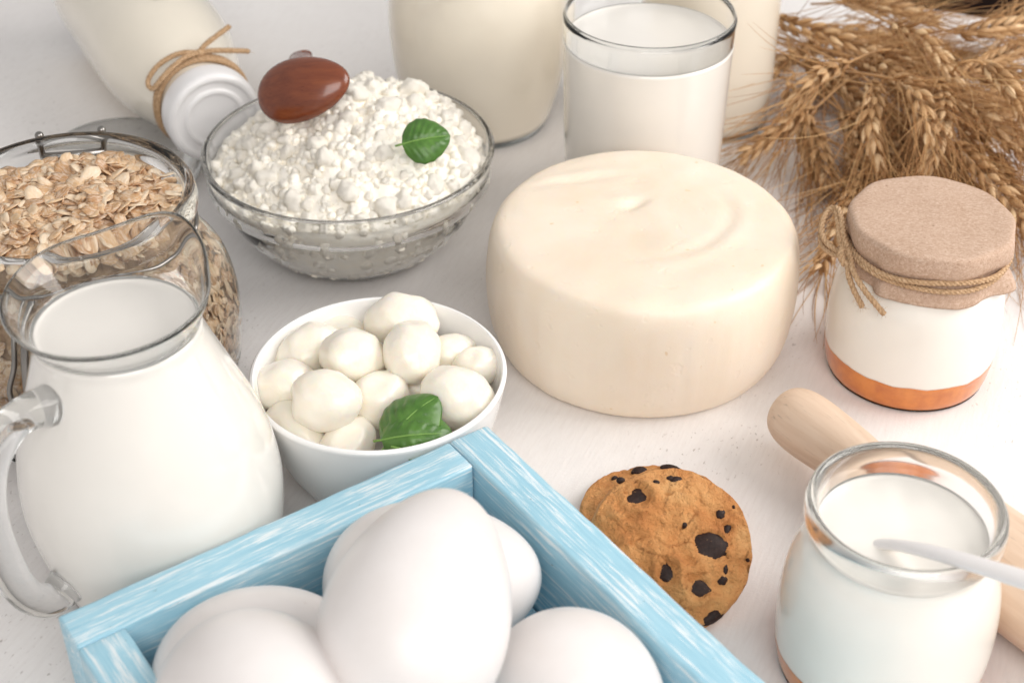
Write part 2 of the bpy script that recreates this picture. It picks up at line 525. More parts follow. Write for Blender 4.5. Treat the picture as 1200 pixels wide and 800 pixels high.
# --- milk jug with spout and handle
JUG_OUT = [(.034, 0), (.0375, .002), (.0418, .016), (.0446, .034), (.0443, .048), (.0412, .064), (.0356, .080),
           (.0305, .094), (.0277, .103), (.0276, .107), (.0298, .112), (.0325, .1165), (.0340, .1195)]
JUG_IN = [(.0335, .1203), (.0327, .1193), (.0301, .1150), (.0270, .1095), (.0260, .1075), (.0261, .1045), (.0288, .094), (.0330, .080), (.0386, .064),
          (.0417, .048), (.0420, .034), (.0392, .016), (.0350, .006), (.02, .005)]
def jug():
    def lean(v):
        v.x -= .042 * (v.z - .045); return v
    th_ = thing('milk_jug', (-.1262, .405, 0), 'clear glass jug of milk with loop handle and pouring spout', 'jug')
    sp = R(62)
    def dfm(v):
        if v.z > 0.104:
            a = math.atan2(v.y, v.x) - sp
            a = (a + PI) % (2 * PI) - PI
            tz = min(1, (v.z - 0.104) / 0.016); w = math.exp(-(a / 0.46) ** 2)
            w2 = math.exp(-((abs(a) - 0.85) / 0.35) ** 2)
            r = math.hypot(v.x, v.y)
            k = 1 + (0.10 * w - 0.045 * w2) * tz ** 1.5
            v.x *= k; v.y *= k; v.z += (0.0055 * w + 0.0026 * math.cos(a) + 0.0012) * tz ** 1.6
        return lean(v)
    glass_vessel(th_, 'glass_body', JUG_OUT, JUG_IN, M['glass'], 128, dfm)
    liquid(th_, 'milk', JUG_OUT, JUG_IN, .0045, .1075, M['milk'], 112, lean)
    d = R(231); dv = Vector((math.cos(d), math.sin(d), 0))
    pts = [(0.0300, .0925), (.0375, .0945), (.0460, .0932), (.0560, .0830), (.0608, .066), (.0606, .046), (.0580, .031), (.0530, .0225), (.0480, .0200), (.0425, .0215)]
    path = [lean(dv * p[0] + Vector((0, 0, p[1]))) for p in spline(pts, 6)]
    n = len(path)
    rad = [0.0057 + 0.0016 * (abs(2 * i / (n - 1) - 1) ** 6) for i in range(n)]
    V, F = tube(path, rad, 20)
    obj('handle', mesh('handle', V, F), M['glass'], th_)
jug()

# --- swing-top jar of oats
OJ_OUT = [(.050, 0), (.0555, .003), (.0590, .014), (.0610, .030), (.0608, .044), (.0580, .057), (.0520, .067), (.0482, .072),
          (.0468, .0765), (.0470, .081), (.0492, .0845), (.0500, .088), (.0494, .0925)]
OJ_IN = [(.0478, .095), (.0458, .0945), (.0442, .0915), (.0442, .085), (.0448, .076), (.0470, .0705), (.0510, .0655), (.0566, .0560), (.0595, .0435), (.0597, .030),
         (.0577, .0142), (.053, .005), (.03, .004)]
rng = random.Random(11)
def flake_mesh(seed, fine=True):
    rg = random.Random(seed)
    L = 0.0039 * rg.uniform(0.8, 1.25); Wd = L * rg.uniform(0.48, 0.68); cup = rg.uniform(-0.5, 0.6) * 0.0006; tw = rg.uniform(-0.25, 0.25)
    V = []; F = []
    nr = 10
    top = [Vector((0, 0, 0))]
    for ring, k in ((1, 0.55), (2, 1.0)):
        for i in range(nr):
            a = 2 * PI * i / nr
            rr = k * (1 + (rg.uniform(-.13, .09) if ring == 2 else rg.uniform(-.1, .1)))
            x = L * rr * math.cos(a); y = Wd * rr * math.sin(a)
            if ring == 2 and i == 0: x *= 1.08
            z = cup * (x / L) ** 2 + cup * 0.8 * (y / Wd) ** 2 + tw * x * y / L + rg.uniform(-.00012, .00012)
            z += 0.0006 * (1 - math.exp(-(y / (Wd * 0.2)) ** 2)) * (1 - k * 0.7)
            top.append(Vector((x, y, z)))
    th_ = 0.00045
    nv = len(top)
    V = [p + Vector((0, 0, th_ * (0.9 if i <= nr else 0.25))) for i, p in enumerate(top)] + [p - Vector((0, 0, th_ * (0.9 if i <= nr else 0.25))) for i, p in enumerate(top)]
    for s in (0, 1):
        o = s * nv
        for i in range(nr):
            j = (i + 1) % nr
            a = (o, o + 1 + i, o + 1 + j); b = (o + 1 + i, o + 1 + nr + i, o + 1 + nr + j, o + 1 + j)
            F.append(a if not s else a[::-1]); F.append(b if not s else b[::-1])
    for i in range(nr):
        j = (i + 1) % nr
        F.append((1 + nr + i, nv + 1 + nr + i, nv + 1 + nr + j, 1 + nr + j))
    return V, F
FLAKES = [flake_mesh(s) for s in range(9)]

def oat_jar():
    c = Vector((-.172, .5087, 0))
    jr = thing('oat_jar', c, 'wide glass swing-top jar with wire clasp, standing behind the milk jug', 'jar')
    glass_vessel(jr, 'glass_body', OJ_OUT, OJ_IN, M['glass'], 112)
    # neck wire, front clasp, rear hinge
    V, F = [], []
    tube([Vector((.0480 * math.cos(a), .0480 * math.sin(a), .0775)) for a in [2 * PI * k / 64 for k in range(65)]], .0009, 8, V, F)
    obj('neck_wire', mesh('neck_wire', V, F), M['wire'], jr)
    fa = R(252)
    er = Vector((math.cos(fa), math.sin(fa), 0)); et = Vector((-er.y, er.x, 0))
    V, F = [], []
    for s in (-1, 1):
        tube(spline([er * .0485 + et * .007 * s + Vector((0, 0, .0775)), er * .0560 + et * .008 * s + Vector((0, 0, .070)), er * .0615 + et * .009 * s + Vector((0, 0, .058)),
                     er * .0640 + et * .006 * s + Vector((0, 0, .046)), er * .0640 + et * .009 * s + Vector((0, 0, .036)), er * .0635 + et * .004 * s + Vector((0, 0, .030))], 6), .0011, 8, V, F)
    tube([er * .0635 - et * .0042 + Vector((0, 0, .030)), er * .0635 + et * .0042 + Vector((0, 0, .030))], .0011, 8, V, F)
    clasp = obj('clasp', mesh('clasp', V, F), M['wire'], jr)
    V, F = [], []
    tube(spline([er * .0490 + et * .0125 + Vector((0, 0, .0775)), er * .0590 + et * .0135 + Vector((0, 0, .066)), er * .0635 + et * .0135 + Vector((0, 0, .048)), er * .0630 + et * .012 + Vector((0, 0, .028))], 6), .0016, 8, V, F, flat=0.5)
    obj('clasp_lever', mesh('clasp_lever', V, F), M['wire'], clasp)
    ba = R(101)
    er = Vector((math.cos(ba), math.sin(ba), 0)); et = Vector((-er.y, er.x, 0))
    V, F = [], []
    for s in (-1, 1):
        tube(spline([er * .0485 + et * .012 * s + Vector((0, 0, .0775)), er * .0520 + et * .013 * s + Vector((0, 0, .084)), er * .0520 + et * .013 * s + Vector((0, 0, .0890)),
                     er * .0522 + et * .0125 * s + Vector((0, 0, .0925))], 5), .0013, 8, V, F)
        U_, G_ = ICO[2]; b0 = len(V)
        V += [er * .0522 + et * .0125 * s + Vector((0, 0, .0925)) + p * .0019 for p in U_]; F += [tuple(b0 + i for i in f) for f in G_]
    tube([er * .0520 - et * .013 + Vector((0, 0, .084)), er * .0520 + et * .013 + Vector((0, 0, .084))], .0017, 8, V, F)
    obj('hinge', mesh('hinge', V, F), M['wire'], jr)

    # oats
    oats = thing('rolled_oats', c + Vector((0, 0, .006)), 'heap of pale brown rolled oat flakes filling the swing-top jar', 'oats')
    fi = inner_radius(OJ_IN)
    def surf(x, y):
        rho = math.hypot(x, y) / .043
        return .0785 + .0040 * (1 - rho ** 2) + 0.0022 * noise.noise(Vector((x * 60, y * 60, 3))) + 0.0015 * noise.noise(Vector((x * 140, y * 140, 9)))
    core = [(0, .0002)]
    for z in [.0005 + i * .0025 for i in range(29)]:
        core.append((fi(z + .006) - .0032, z))
    core.append((.040, .0765)); core.append((.02, .0785)); core.append((0, .0790))
    V, F = lathe(core, 48)
    V = [Vector(v) * (1 if Vector(v).length < .01 else 1) for v in V]
    obj('oat_core', mesh('oat_core', V, F), M['oatcore'], oats)
    rg = random.Random(5)
    # upper flakes, each its own piece
    meshes = []
    for k, (fv, ff) in enumerate(FLAKES):
        meshes.append(mesh('oat_flake', fv, ff))
        meshes[-1].materials.append(M['oat'])
    pts = []
    tries = 0
    while len(pts) < 290 and tries < 40000:
        tries += 1
        a = rg.uniform(0, 2 * PI); r = .0415 * math.sqrt(rg.random())
        x, y = r * math.cos(a), r * math.sin(a)
        dmin = 0.0036 if tries < 30000 else 0.0028
        if all((x - p[0]) ** 2 + (y - p[1]) ** 2 > dmin ** 2 for p in pts): pts.append((x, y))
    for (x, y) in pts:
        o = bpy.data.objects.new('oat_flake', rg.choice(meshes)); COL.objects.link(o); o.parent = oats
        o.location = (x, y, surf(x, y) + rg.uniform(.0012, .0028) - .006 + .006)
        o.rotation_euler = (rg.gauss(0, .38), rg.gauss(0, .38), rg.uniform(0, 2 * PI)); s = rg.uniform(.85, 1.25); o.scale = (s, s, s)
    # deeper flakes and the ones pressed against the glass
    V, F = [], []
    def put(loc, rot, s):
        fv, ff = rg.choice(FLAKES); b0 = len(V)
        V.extend([loc + rot @ (p * s) for p in fv]); F.extend([tuple(b0 + i for i in f) for f in ff])
    from mathutils import Euler
    for _ in range(900):
        a = rg.uniform(0, 2 * PI); r = .041 * math.sqrt(rg.random()); x, y = r * math.cos(a), r * math.sin(a)
        put(Vector((x, y, surf(x, y) + rg.uniform(-.001, .0016))), Euler((rg.gauss(0, .35), rg.gauss(0, .35), rg.uniform(0, 6.3))).to_matrix(), rg.uniform(.8, 1.2))
    for _ in range(2300):
        a = rg.uniform(0, 2 * PI); z = rg.uniform(.002, .071); r = fi(z + .006) - rg.uniform(.0007, .0024)
        r2 = fi(z + .008); sl = (r2 - fi(z + .004)) / .004
        nrm = Vector((math.cos(a), math.sin(a), -sl)).normalized()
        q = nrm.to_track_quat('Z', 'Y').to_matrix() @ Euler((rg.gauss(0, .22), rg.gauss(0, .22), rg.uniform(0, 6.3))).to_matrix()
        put(Vector((r * math.cos(a), r * math.sin(a), z)), q, rg.uniform(.8, 1.2))
    o = obj('packed_flakes', mesh('packed_flakes', V, F), M['oat'], oats); o['kind'] = 'stuff'
    # the jar's loose lid
    ld = thing('jar_lid', (-.2010, .684, 0.0005), 'clear stepped glass lid lying flat on the table behind the oat jar', 'lid')
    pr = [(0, 0), (.030, 0), (.033, .001), (.0415, .002), (.0428, .0045), (.0415, .007), (.0345, .0078), (.0338, .0135), (.032, .0155), (.020, .0145), (0, .014)]
    V, F = lathe(pr, 80)
    obj('glass_disc', mesh('glass_disc', V, F), M['glass_frost'], ld)
oat_jar()

# --- cottage cheese bowl
CB_OUT = [(.030, 0), (.034, .0012), (.0440, .008), (.0535, .0185), (.0585, .0275), (.0606, .0335), (.0622, .0352), (.0648, .0366), (.0656, .0385), (.0656, .0405), (.0652, .0425), (.0656, .0465), (.0666, .0500)]
CB_IN = [(.0672, .0518), (.0660, .0528), (.0640, .0515), (.0632, .044), (.0622, .038), (.0600, .0345), (.0570, .0275), (.0519, .0188), (.0425, .0085), (.032, .0028), (.02, .0022)]
def cottage():
    c = Vector((-.0752, .6207, 0))
    b = thing('glass_bowl', c, 'clear glass bowl with ridged band holding cottage cheese', 'bowl')
    glass_vessel(b, 'glass_body', CB_OUT, CB_IN, M['glass'], 112)
    cc = thing('cottage_cheese', c + Vector((0, 0, .005)), 'white crumbly cottage cheese heaped in the clear glass bowl', 'cheese')
    fi = inner_radius(CB_IN)
    def surf(x, y):
        dx, dy = x - .004, y - .006
        rho = math.hypot(dx, dy) / .066
        h = .041 + .029 * max(0, 1 - rho ** 2) ** 1.1
        h += .004 * noise.noise(Vector((x * 42, y * 42, 1))) + .003 * noise.noise(Vector((x * 95, y * 95, 4)))
        # dent where the spoon lies
        h -= .006 * math.exp(-(((x + .022) / .020) ** 2 + ((y + .012) / .018) ** 2))
        return h
    # core mass
    prof = [(0, .0)]
    V, F = [], []
    nr, ns = 26, 90
    V.append(Vector((0, 0, surf(0, 0) - .005)))
    for i in range(1, nr + 1):
        for k in range(ns):
            a = 2 * PI * k / ns; r = .0605 * i / nr
            x, y = r * math.cos(a), r * math.sin(a)
            V.append(Vector((x, y, surf(x, y) - .0035 + .0026 * fbm(Vector((x * 170, y * 170, 0)), 3) - (0.002 if i == nr else 0))))
    zs = [.040, .034, .028, .022, .016, .010, .005, .001]
    base = len(V)
    for z in zs:
        for k in range(ns):
            a = 2 * PI * k / ns; rr = fi(z + .005) - .0003 - .0014 * abs(noise.noise(Vector((math.cos(a) * 9, math.sin(a) * 9, z * 260))))
            V.append(Vector((rr * math.cos(a), rr * math.sin(a), z - .0)))
    V.append(Vector((0, 0, .0)))
    for k in range(ns):
        k2 = (k + 1) % ns
        F.append((0, 1 + k, 1 + k2))
        for i in range(nr - 1 + len(zs)):
            F.append((1 + i * ns + k, 1 + (i + 1) * ns + k, 1 + (i + 1) * ns + k2, 1 + i * ns + k2))
        F.append((len(V) - 1, 1 + (nr - 1 + len(zs)) * ns + k2, 1 + (nr - 1 + len(zs)) * ns + k))
    obj('curd_mass', mesh('curd_mass', V, F), M['curd'], cc)
    rg = random.Random(21)
    var = []
    for s in range(12):
        U_, G_ = ICO[3]
        off = Vector((s * 5.1, s * 2.3, 0)); el = Vector((rg.uniform(.75, 1.3), rg.uniform(.75, 1.2), rg.uniform(.65, .95)))
        vv = []
        for p in U_:
            d = 1 + .42 * noise.noise(p * 1.2 + off) + .26 * noise.noise(p * 2.6 + off) + .13 * noise.noise(p * 5.5 + off)
            q = p * d; vv.append(Vector((q.x * el.x, q.y * el.y, q.z * el.z)))
        me = mesh('curd', vv, G_); me.materials.append(M['curd']); var.append((me, vv, G_))
    pts = []; tries = 0
    while len(pts) < 295 and tries < 60000:
        tries += 1
        a = rg.uniform(0, 2 * PI); r = .0590 * math.sqrt(rg.random()); x, y = r * math.cos(a), r * math.sin(a)
        sz = (.0054, .0046, .0039, .0033, .0027)[min(4, len(pts) // 28)] * rg.uniform(.85, 1.1)
        if all((x - p[0]) ** 2 + (y - p[1]) ** 2 > ((sz + p[2]) * .58) ** 2 for p in pts): pts.append((x, y, sz))
    for (x, y, sz) in pts:
        if math.hypot(x, y) + sz > .0615: sz *= .8
        o = bpy.data.objects.new('curd', rg.choice(var)[0]); COL.objects.link(o); o.parent = cc
        o.location = (x, y, surf(x, y) - .005 + sz * rg.uniform(-.15, .35) + .0008); o.scale = (sz,) * 3
        o.rotation_euler = (rg.uniform(0, 6), rg.uniform(0, 6), rg.uniform(0, 6))
    V, F = [], []
    small = []
    for s in range(6):
        U_, G_ = ICO[2]; off = Vector((s * 3.1, 7, s))
        small.append(([p * (1 + .35 * noise.noise(p * 1.4 + off) + .2 * noise.noise(p * 3.3 + off)) for p in U_], G_))
    from mathutils import Euler
    for _ in range(1000):
        a = rg.uniform(0, 2 * PI); r = .0605 * math.sqrt(rg.random()); x, y = r * math.cos(a), r * math.sin(a)
        sz = rg.uniform(.0012, .0028); z = surf(x, y) - .005 + rg.uniform(-.001, .0022)
        uv, g_ = rg.choice(small); b0 = len(V); mt = Euler((rg.uniform(0, 6), rg.uniform(0, 6), 0)).to_matrix()
        V.extend([Vector((x, y, z)) + mt @ (p * sz) for p in uv]); F.extend([tuple(b0 + i for i in f) for f in g_])
    for _ in range(260):   # against the glass wall
        a = rg.uniform(0, 2 * PI); z = rg.uniform(.004, .041); sz = rg.uniform(.0014, .0036)
        r = fi(z + .005) - sz * .75; uv, g_ = rg.choice(small); b0 = len(V)
        mt = Euler((rg.uniform(0, 6), rg.uniform(0, 6), 0)).to_matrix()
        V.extend([Vector((r * math.cos(a), r * math.sin(a), z)) + mt @ (p * sz) for p in uv]); F.extend([tuple(b0 + i for i in f) for f in g_])
    o = obj('curd_crumbs', mesh('curd_crumbs', V, F), M['curd'], cc); o['kind'] = 'stuff'
cottage()

# --- tumbler of milk
def tumbler():
    g = thing('milk_glass', (.0636, .659, 0), 'straight clear tumbler of milk standing behind the cheese wheel', 'glass')
    out = [(.034, 0), (.0362, .0012), (.0372, .006), (.0380, .03), (.0390, .065), (.0399, .097)]
    inn = [(.0401, .0992), (.0395, .1000), (.0387, .0990), (.0378, .065), (.0368, .03), (.0358, .012), (.030, .0082), (.02, .008)]
    glass_vessel(g, 'glass_body', out, inn, M['glass'], 112)
    liquid(g, 'milk', out, inn, .0075, .0880, M['milk'], 112)
tumbler()

# --- bottles
BT_OUT = [(.030, 0), (.0345, .0015), (.0360, .008), (.0360, .05), (.0360, .085), (.0345, .108), (.0300, .130), (.0245, .150), (.0215, .162), (.0208, .168), (.0208, .1755)]
BT_IN = [(.0200, .1762), (.0190, .1755), (.0188, .168), (.0196, .162), (.0226, .150), (.0280, .130), (.0325, .108), (.0338, .085), (.0338, .05), (.0336, .011), (.029, .0062), (.02, .006)]
def bottle_lid(parent, zt=.1775):
    pr = [(.0215, zt - .010), (.0228, zt - .0105), (.0236, zt - .009), (.0237, zt - .001), (.0232, zt + .0018), (.0218, zt + .0030), (.0200, zt + .0030), (.0188, zt + .0022),
          (.0160, zt + .0020), (.0150, zt + .0028), (.0135, zt + .0030), (.0120, zt + .0024), (.0060, zt + .0020), (0, zt + .0020)]
    V, F = lathe(spline(pr, 4)[:-1] + [(0, pr[-1][1])], 72)
    return obj('lid', mesh('lid', V, F), M['lid'], parent)

def tall_bottle():
    b = thing('milk_bottle', (.104, .750, 0), 'tall straight milk bottle standing upright between the tumbler and the wheat', 'bottle')
    glass_vessel(b, 'glass_body', BT_OUT, BT_IN, M['glass_green'], 96)
    liquid(b, 'milk', BT_OUT, BT_IN, .0045, .150, M['milk_cream'], 96)
    bottle_lid(b)
tall_bottle()

def lying_bottle():
    d = Vector((.462, -.887, 0)).normalized()
    q = d.to_track_quat('Z', 'Y')
    tip = Vector((-.1465, .676, .0365))
    L = .1805
    b = thing('milk_bottle', tip - d * L, 'milk bottle lying on its side, white lid towards the viewer and twine bow', 'bottle')
    b.rotation_mode = 'QUATERNION'; b.rotation_quaternion = q
    glass_vessel(b, 'glass_body', BT_OUT, BT_IN, M['glass_green'], 96)
    inv = q.to_matrix().inverted(); up = inv @ Vector((0, 0, 1))
    lev = .0345
    def wob(v):
        h = v.dot(up)
        if h > lev: v -= up * (h - lev)
        return v
    liquid(b, 'milk', BT_OUT, BT_IN, .0045, .168, M['milk_cream'], 96, wob, steps=60)
    bottle_lid(b)
    # twine round the neck, in the bottle's own axes
    rt = inv @ Vector((d.y, -d.x, 0)) * -1      # image-right side
    rt = inv @ Vector((.887, .462, 0))
    def at(ang, r, z): return (up * math.cos(ang) + rt * math.sin(ang)) * r + Vector((0, 0, z))
    V, F = [], []
    for w in range(3):
        tw = [at(a, .0236 + .0004 * (w == 1), .1615 - w * .0022 + .0006 * math.sin(3 * a)) for a in [2 * PI * k / 48 for k in range(49)]]
        twine(tw, 0.00125, V, F, fuzz=25)
    tw = obj('twine', mesh('twine', V, F), M['twine'], b)
    V, F = [], []
    k0 = at(R(5), .0262, .1590)
    lp = [k0, at(R(-16), .0285, .158), at(R(-38), .0300, .1575), at(R(-56), .0305, .1585), at(R(-60), .0285, .1625), at(R(-42), .0275, .1640), at(R(-16), .0270, .1615), k0]
    twine(spline(lp, 6), 0.00125, V, F, fuzz=20)
    twine(spline([k0, at(R(10), .0295, .1585), at(R(22), .035, .157), at(R(30), .040, .155)], 6), 0.00125, V, F, fuzz=16)
    twine(spline([k0, at(R(18), .0275, .160), at(R(38), .0305, .1605), at(R(52), .0345, .159)], 6), 0.00125, V, F, fuzz=16)
    U_, G_ = ICO[2]; b0 = len(V); V += [k0 + p * .0021 for p in U_]; F += [tuple(b0 + i for i in f) for f in G_]
    obj('bow', mesh('bow', V, F), M['twine'], tw)
lying_bottle()

def round_bottle():
    b = thing('milk_carafe', (-.0173, .7450, 0), 'broad round-bodied glass carafe of creamy milk behind the cottage cheese', 'carafe')
    out = [(.032, 0), (.0355, .0015), (.0388, .009), (.0442, .028), (.0470, .052), (.0464, .075), (.0425, .098), (.034, .120), (.0255, .138), (.0225, .155), (.0235, .180)]
    inn = [(.0232, .1820), (.0220, .1810), (.0205, .155), (.0232, .138), (.0315, .120), (.0400, .098), (.0440, .075), (.0446, .052), (.0418, .030), (.0365, .012), (.030, .0068), (.02, .0062)]
    glass_vessel(b, 'glass_body', out, inn, M['glass_green'], 96)
    liquid(b, 'milk', out, inn, .0045, .128, M['milk_cream'], 96)
round_bottle()

# --- dessert jars
DJ_OUT = [(.0295, 0), (.0328, .0018), (.0344, .008), (.0354, .020), (.0353, .032), (.0340, .043), (.0312, .052), (.0286, .0570), (.0283, .0595), (.0297, .0622), (.0313, .0650), (.0316, .0685)]
DJ_IN = [(.0311, .0718), (.0299, .0727), (.0284, .0718), (.0274, .0685), (.0268, .0600), (.0270, .0570), (.0294, .0515), (.0322, .0430), (.0333, .0320), (.0334, .0200), (.0322, .0085), (.028, .0052), (.02, .005)]
def dessert_contents(parent, ztop, zsplit, wavy=.0009):
    def wobc(v):
        if v.z > zsplit - .002:
            v.z += wavy * noise.noise(Vector((v.x * 90, v.y * 90, 2))) + wavy * .5 * noise.noise(Vector((v.x * 260, v.y * 260, 5)))
        return v
    liquid(parent, 'caramel_layer', DJ_OUT, DJ_IN, .0016, zsplit, M['caramel'], 96, wobc, 0)
    def wob(v):
        if v.z < zsplit + .001 and math.hypot(v.x, v.y) > .01:
            v.z += wavy * noise.noise(Vector((v.x * 90, v.y * 90, 2))) + wavy * .5 * noise.noise(Vector((v.x * 260, v.y * 260, 5)))
        if v.z > ztop - .003 and math.hypot(v.x, v.y) < .026:
            r = math.hypot(v.x + .004, v.y + .004)
            v.z += .0007 * noise.noise(Vector((v.x * 120, v.y * 120, 8)))
        return v
    liquid(parent, 'yogurt', DJ_OUT, DJ_IN, zsplit + .0001, ztop, M['yogurt'], 96, wob, .0004, 60, .00010)

def covered_jar():
    c = Vector((.1682, .5237, 0))
    j = thing('dessert_jar', c, 'yogurt jar over orange layer, covered with brown kraft paper tied with twine', 'jar')
    glass_vessel(j, 'glass_body', DJ_OUT, DJ_IN, M['glass'], 96)
    dessert_contents(j, .0605, .0138)
    # paper cover
    rg = random.Random(4)
    V, F = [], []
    seg = 120
    prof = [(0, .0748), (.008, .0748), (.016, .0747), (.024, .0747), (.0288, .0747), (.0312, .0745), (.0322, .0737), (.0325, .0718), (.0325, .0695), (.0322, .0668), (.0310, .0638), (.0304, .0620), (.0305, .0605), (.0314, .0585), (.0322, .0562), (.0328, .0540)]
    prof = spline(prof, 3)
    fold = [(rg.uniform(0, 2 * PI), rg.uniform(.06, .16), rg.uniform(-1, 1)) for _ in range(22)]
    V.append(Vector((0, 0, .0748)))
    nr = len(prof) - 1
    for i in range(1, nr + 1):
        r0, z0 = prof[i]
        tt = max(0, min(1, (.0742 - z0) / .012))
        low = max(0, min(1, (.0615 - z0) / .009))
        for k in range(seg):
            a = 2 * PI * k / seg
            # polygonal paper edge and pleats
            poly = .0006 * math.cos(9 * a + .6 * math.sin(2 * a)) * (1 if z0 > .06 else 1.5) * min(1, i / 12)
            pl = 0
            for fa, fw, fs in fold:
                dd = (a - fa + PI) % (2 * PI) - PI
                pl += fs * math.exp(-(dd / fw) ** 2)
            r = r0 + poly * .7 + max(pl, -.15) * (.0012 * tt + .0019 * low)
            z = z0
            if low > 0: z = z0 + low * (.0030 * (math.cos(a - R(-78)) * -1) + .0022 * noise.noise(Vector((math.cos(a) * 2.4, math.sin(a) * 2.4, 3))) + .0012)
            if z0 > .0735: z += .0003 * noise.noise(Vector((r * math.cos(a) * 80, r * math.sin(a) * 80, 0)))
            V.append(Vector((r * math.cos(a), r * math.sin(a), z)))
    for k in range(seg):
        k2 = (k + 1) % seg
        F.append((0, 1 + k, 1 + k2))
        for i in range(nr - 1):
            F.append((1 + i * seg + k, 1 + (i + 1) * seg + k, 1 + (i + 1) * seg + k2, 1 + i * seg + k2))
    o = obj('paper_cover', mesh('paper_cover', V, F), M['paper'], j)
    sm = o.modifiers.new('thickness', 'SOLIDIFY'); sm.thickness = .00035; sm.offset = 1
    # twine
    V, F = [], []
    def at(deg, r, z): return Vector((r * math.cos(R(deg)), r * math.sin(R(deg)), z))
    for w in range(2):
        twine([at(a, 0.0328 + .0005 * math.sin(R(a * 5 + w * 90)), .0636 - w * .0023 + .0007 * math.sin(R(a * (3 - w) + w * 70))) for a in range(0, 361, 6)], .00105, V, F, fuzz=130)
    tw = obj('twine', mesh('twine', V, F), M['twine'], j)
    V, F = [], []
    k0 = at(-163, .0345, .0625)
    twine(spline([k0, at(-172, .0385, .0622), at(178, .0420, .0635), at(168, .0425, .0670), at(161, .0405, .0700), at(163, .0370, .0714), at(173, .0352, .0702), at(-176, .0350, .0668), k0], 6), .0011, V, F, fuzz=70)
    twine(spline([k0, at(-174, .0400, .0600), at(174, .0425, .0610), at(163, .0420, .0660), at(162, .0385, .0700), at(172, .0365, .0690), at(-174, .0365, .0650), k0], 6), .0011, V, F, fuzz=70)
    twine(spline([k0, at(-156, .0378, .0590), at(-148, .0388, .0545), at(-141, .0388, .0500), at(-139, .0385, .0482)], 6), .0011, V, F, fuzz=45)
    twine(spline([k0, at(-152, .0372, .0600), at(-140, .0378, .0555), at(-129, .0375, .0505), at(-125, .0375, .0485)], 6), .0011, V, F, fuzz=45)
    twine(spline([at(-168, .0368, .0648), at(-163, .0388, .0632), at(-160, .0378, .0605), at(-163, .0350, .0600)], 6), .0013, V, F)
    obj('bow', mesh('bow', V, F), M['twine'], tw)
covered_jar()

def open_jar():
    j = thing('dessert_jar', (.124, .357, 0), 'open glass jar of white yogurt with a spoon, beside the rolling pin', 'jar')
    glass_vessel(j, 'glass_body', DJ_OUT, DJ_IN, M['glass_frost'], 112)
    dessert_contents(j, .0608, .0110)
    # white spoon standing in the yogurt
    p0 = Vector((.1165, .3515, .0595)); pts = [(.1090, .3570, .0545), (.1165, .3515, .0605), (.1230, .3445, .0660), (.1320, .3340, .0722), (.1420, .3225, .0778), (.1520, .3110, .0830), (.1640, .2975, .0885), (.176, .284, .0925)]
    path = spline(pts, 6); n = len(path)
    V, F = [], []
    rad = []
    for i in range(n):
        s = i / (n - 1); rad.append(.0019 + .0016 * min(1, s * 1.6) + (.0016 * math.sin(PI * min(1, max(0, (s - .7) / .3))) if s > .7 else 0))
    tube(path, rad, 16, V, F, flat=.55)
    sp = thing('white_spoon', (0, 0, 0), 'slim white spoon standing in the open yogurt jar', 'spoon')
    obj('handle', mesh('handle', V, F), M['plastic'], sp)
    U_, G_ = ICO[3]
    dirv = (path[0] - path[6]).normalized()
    side = dirv.cross(Vector((0, 0, 1))).normalized(); nn = side.cross(dirv)
    cc = path[0] + dirv * .008
    V = [cc + dirv * p.x * .013 + side * p.y * .0085 + nn * (p.z * .0022 - .002 * (1 - (p.x ** 2 + p.y ** 2))) for p in U_]
    obj('spoon_bowl', mesh('spoon_bowl', V, G_), M['plastic'], sp)
open_jar()

# --- white bowl and mozzarella
def white_bowl():
    b = thing('white_bowl', (-.0506, .461, 0), 'white ceramic bowl of mozzarella balls behind the blue crate', 'bowl')
    out = [(.030, 0), (.0335, .0006), (.0352, .0030), (.0395, .011), (.0440, .024), (.0470, .036), (.0484, .0435)]
    inn = [(.0487, .0450), (.0479, .0457), (.0467, .0449), (.0452, .036), (.0424, .024), (.0385, .012), (.033, .0062), (.02, .005)]
    glass_vessel(b, 'bowl_body', out, inn, M['ceramic'], 96)
white_bowl()
MOZ = [
 (-0.0611,0.4714,0.0440,.0112, 'large mozzarella ball in the middle of the white bowl, left of centre', .2),
 (-0.0695,0.4453,0.0432,.0120, 'oval mozzarella ball lying at the front left of the white bowl', -.5),
 (-0.0872,0.4640,0.0352,.0104, 'mozzarella ball against the left rim of the white bowl', .3),
 (-0.0803,0.4824,0.0368,.0113, 'mozzarella ball behind the leftmost one, at the back left of the bowl', .6),
 (-0.0710,0.4990,0.0320,.0096, 'mostly hidden mozzarella ball at the back left inner wall of the bowl', 0),
 (-0.0444,0.4960,0.0428,.0115, 'dented mozzarella ball at the very back of the white bowl', .1),
 (-0.0383,0.4709,0.0460,.0118, 'tall pear-shaped mozzarella ball near the centre of the white bowl', 1.5),
 (-0.0535,0.4930,0.0320,.0097, 'mozzarella ball peeking out between the two tall central ones', 0),
 (-0.0239,0.4851,0.0340,.0092, 'mozzarella ball behind the large right one, next to the inner wall', .5),
 (-0.0139,0.4743,0.0365,.0082, 'small mozzarella ball touching the right rim of the white bowl', .2),
 (-0.0208,0.4490,0.0417,.0126, 'large mozzarella ball at the right, beside the basil sprig', -.2),
 (-0.0512,0.4554,0.0350,.0111, 'mozzarella ball directly behind the basil sprig', .4),
 (-0.0390,0.4720,0.0250,.0103, 'sunken mozzarella ball low between the central balls and the basil', 0),
 (-0.0815,0.4465,0.0278,.0110, 'elongated mozzarella ball low at the front left rim of the bowl', -.8),
 (-0.0612,0.4368,0.0284,.0101, 'mozzarella ball with pointed top at the front rim of the bowl', .9),
 (-0.0327,0.4425,0.0272,.0099, 'mozzarella ball half hidden under the right side of the basil', .3)]
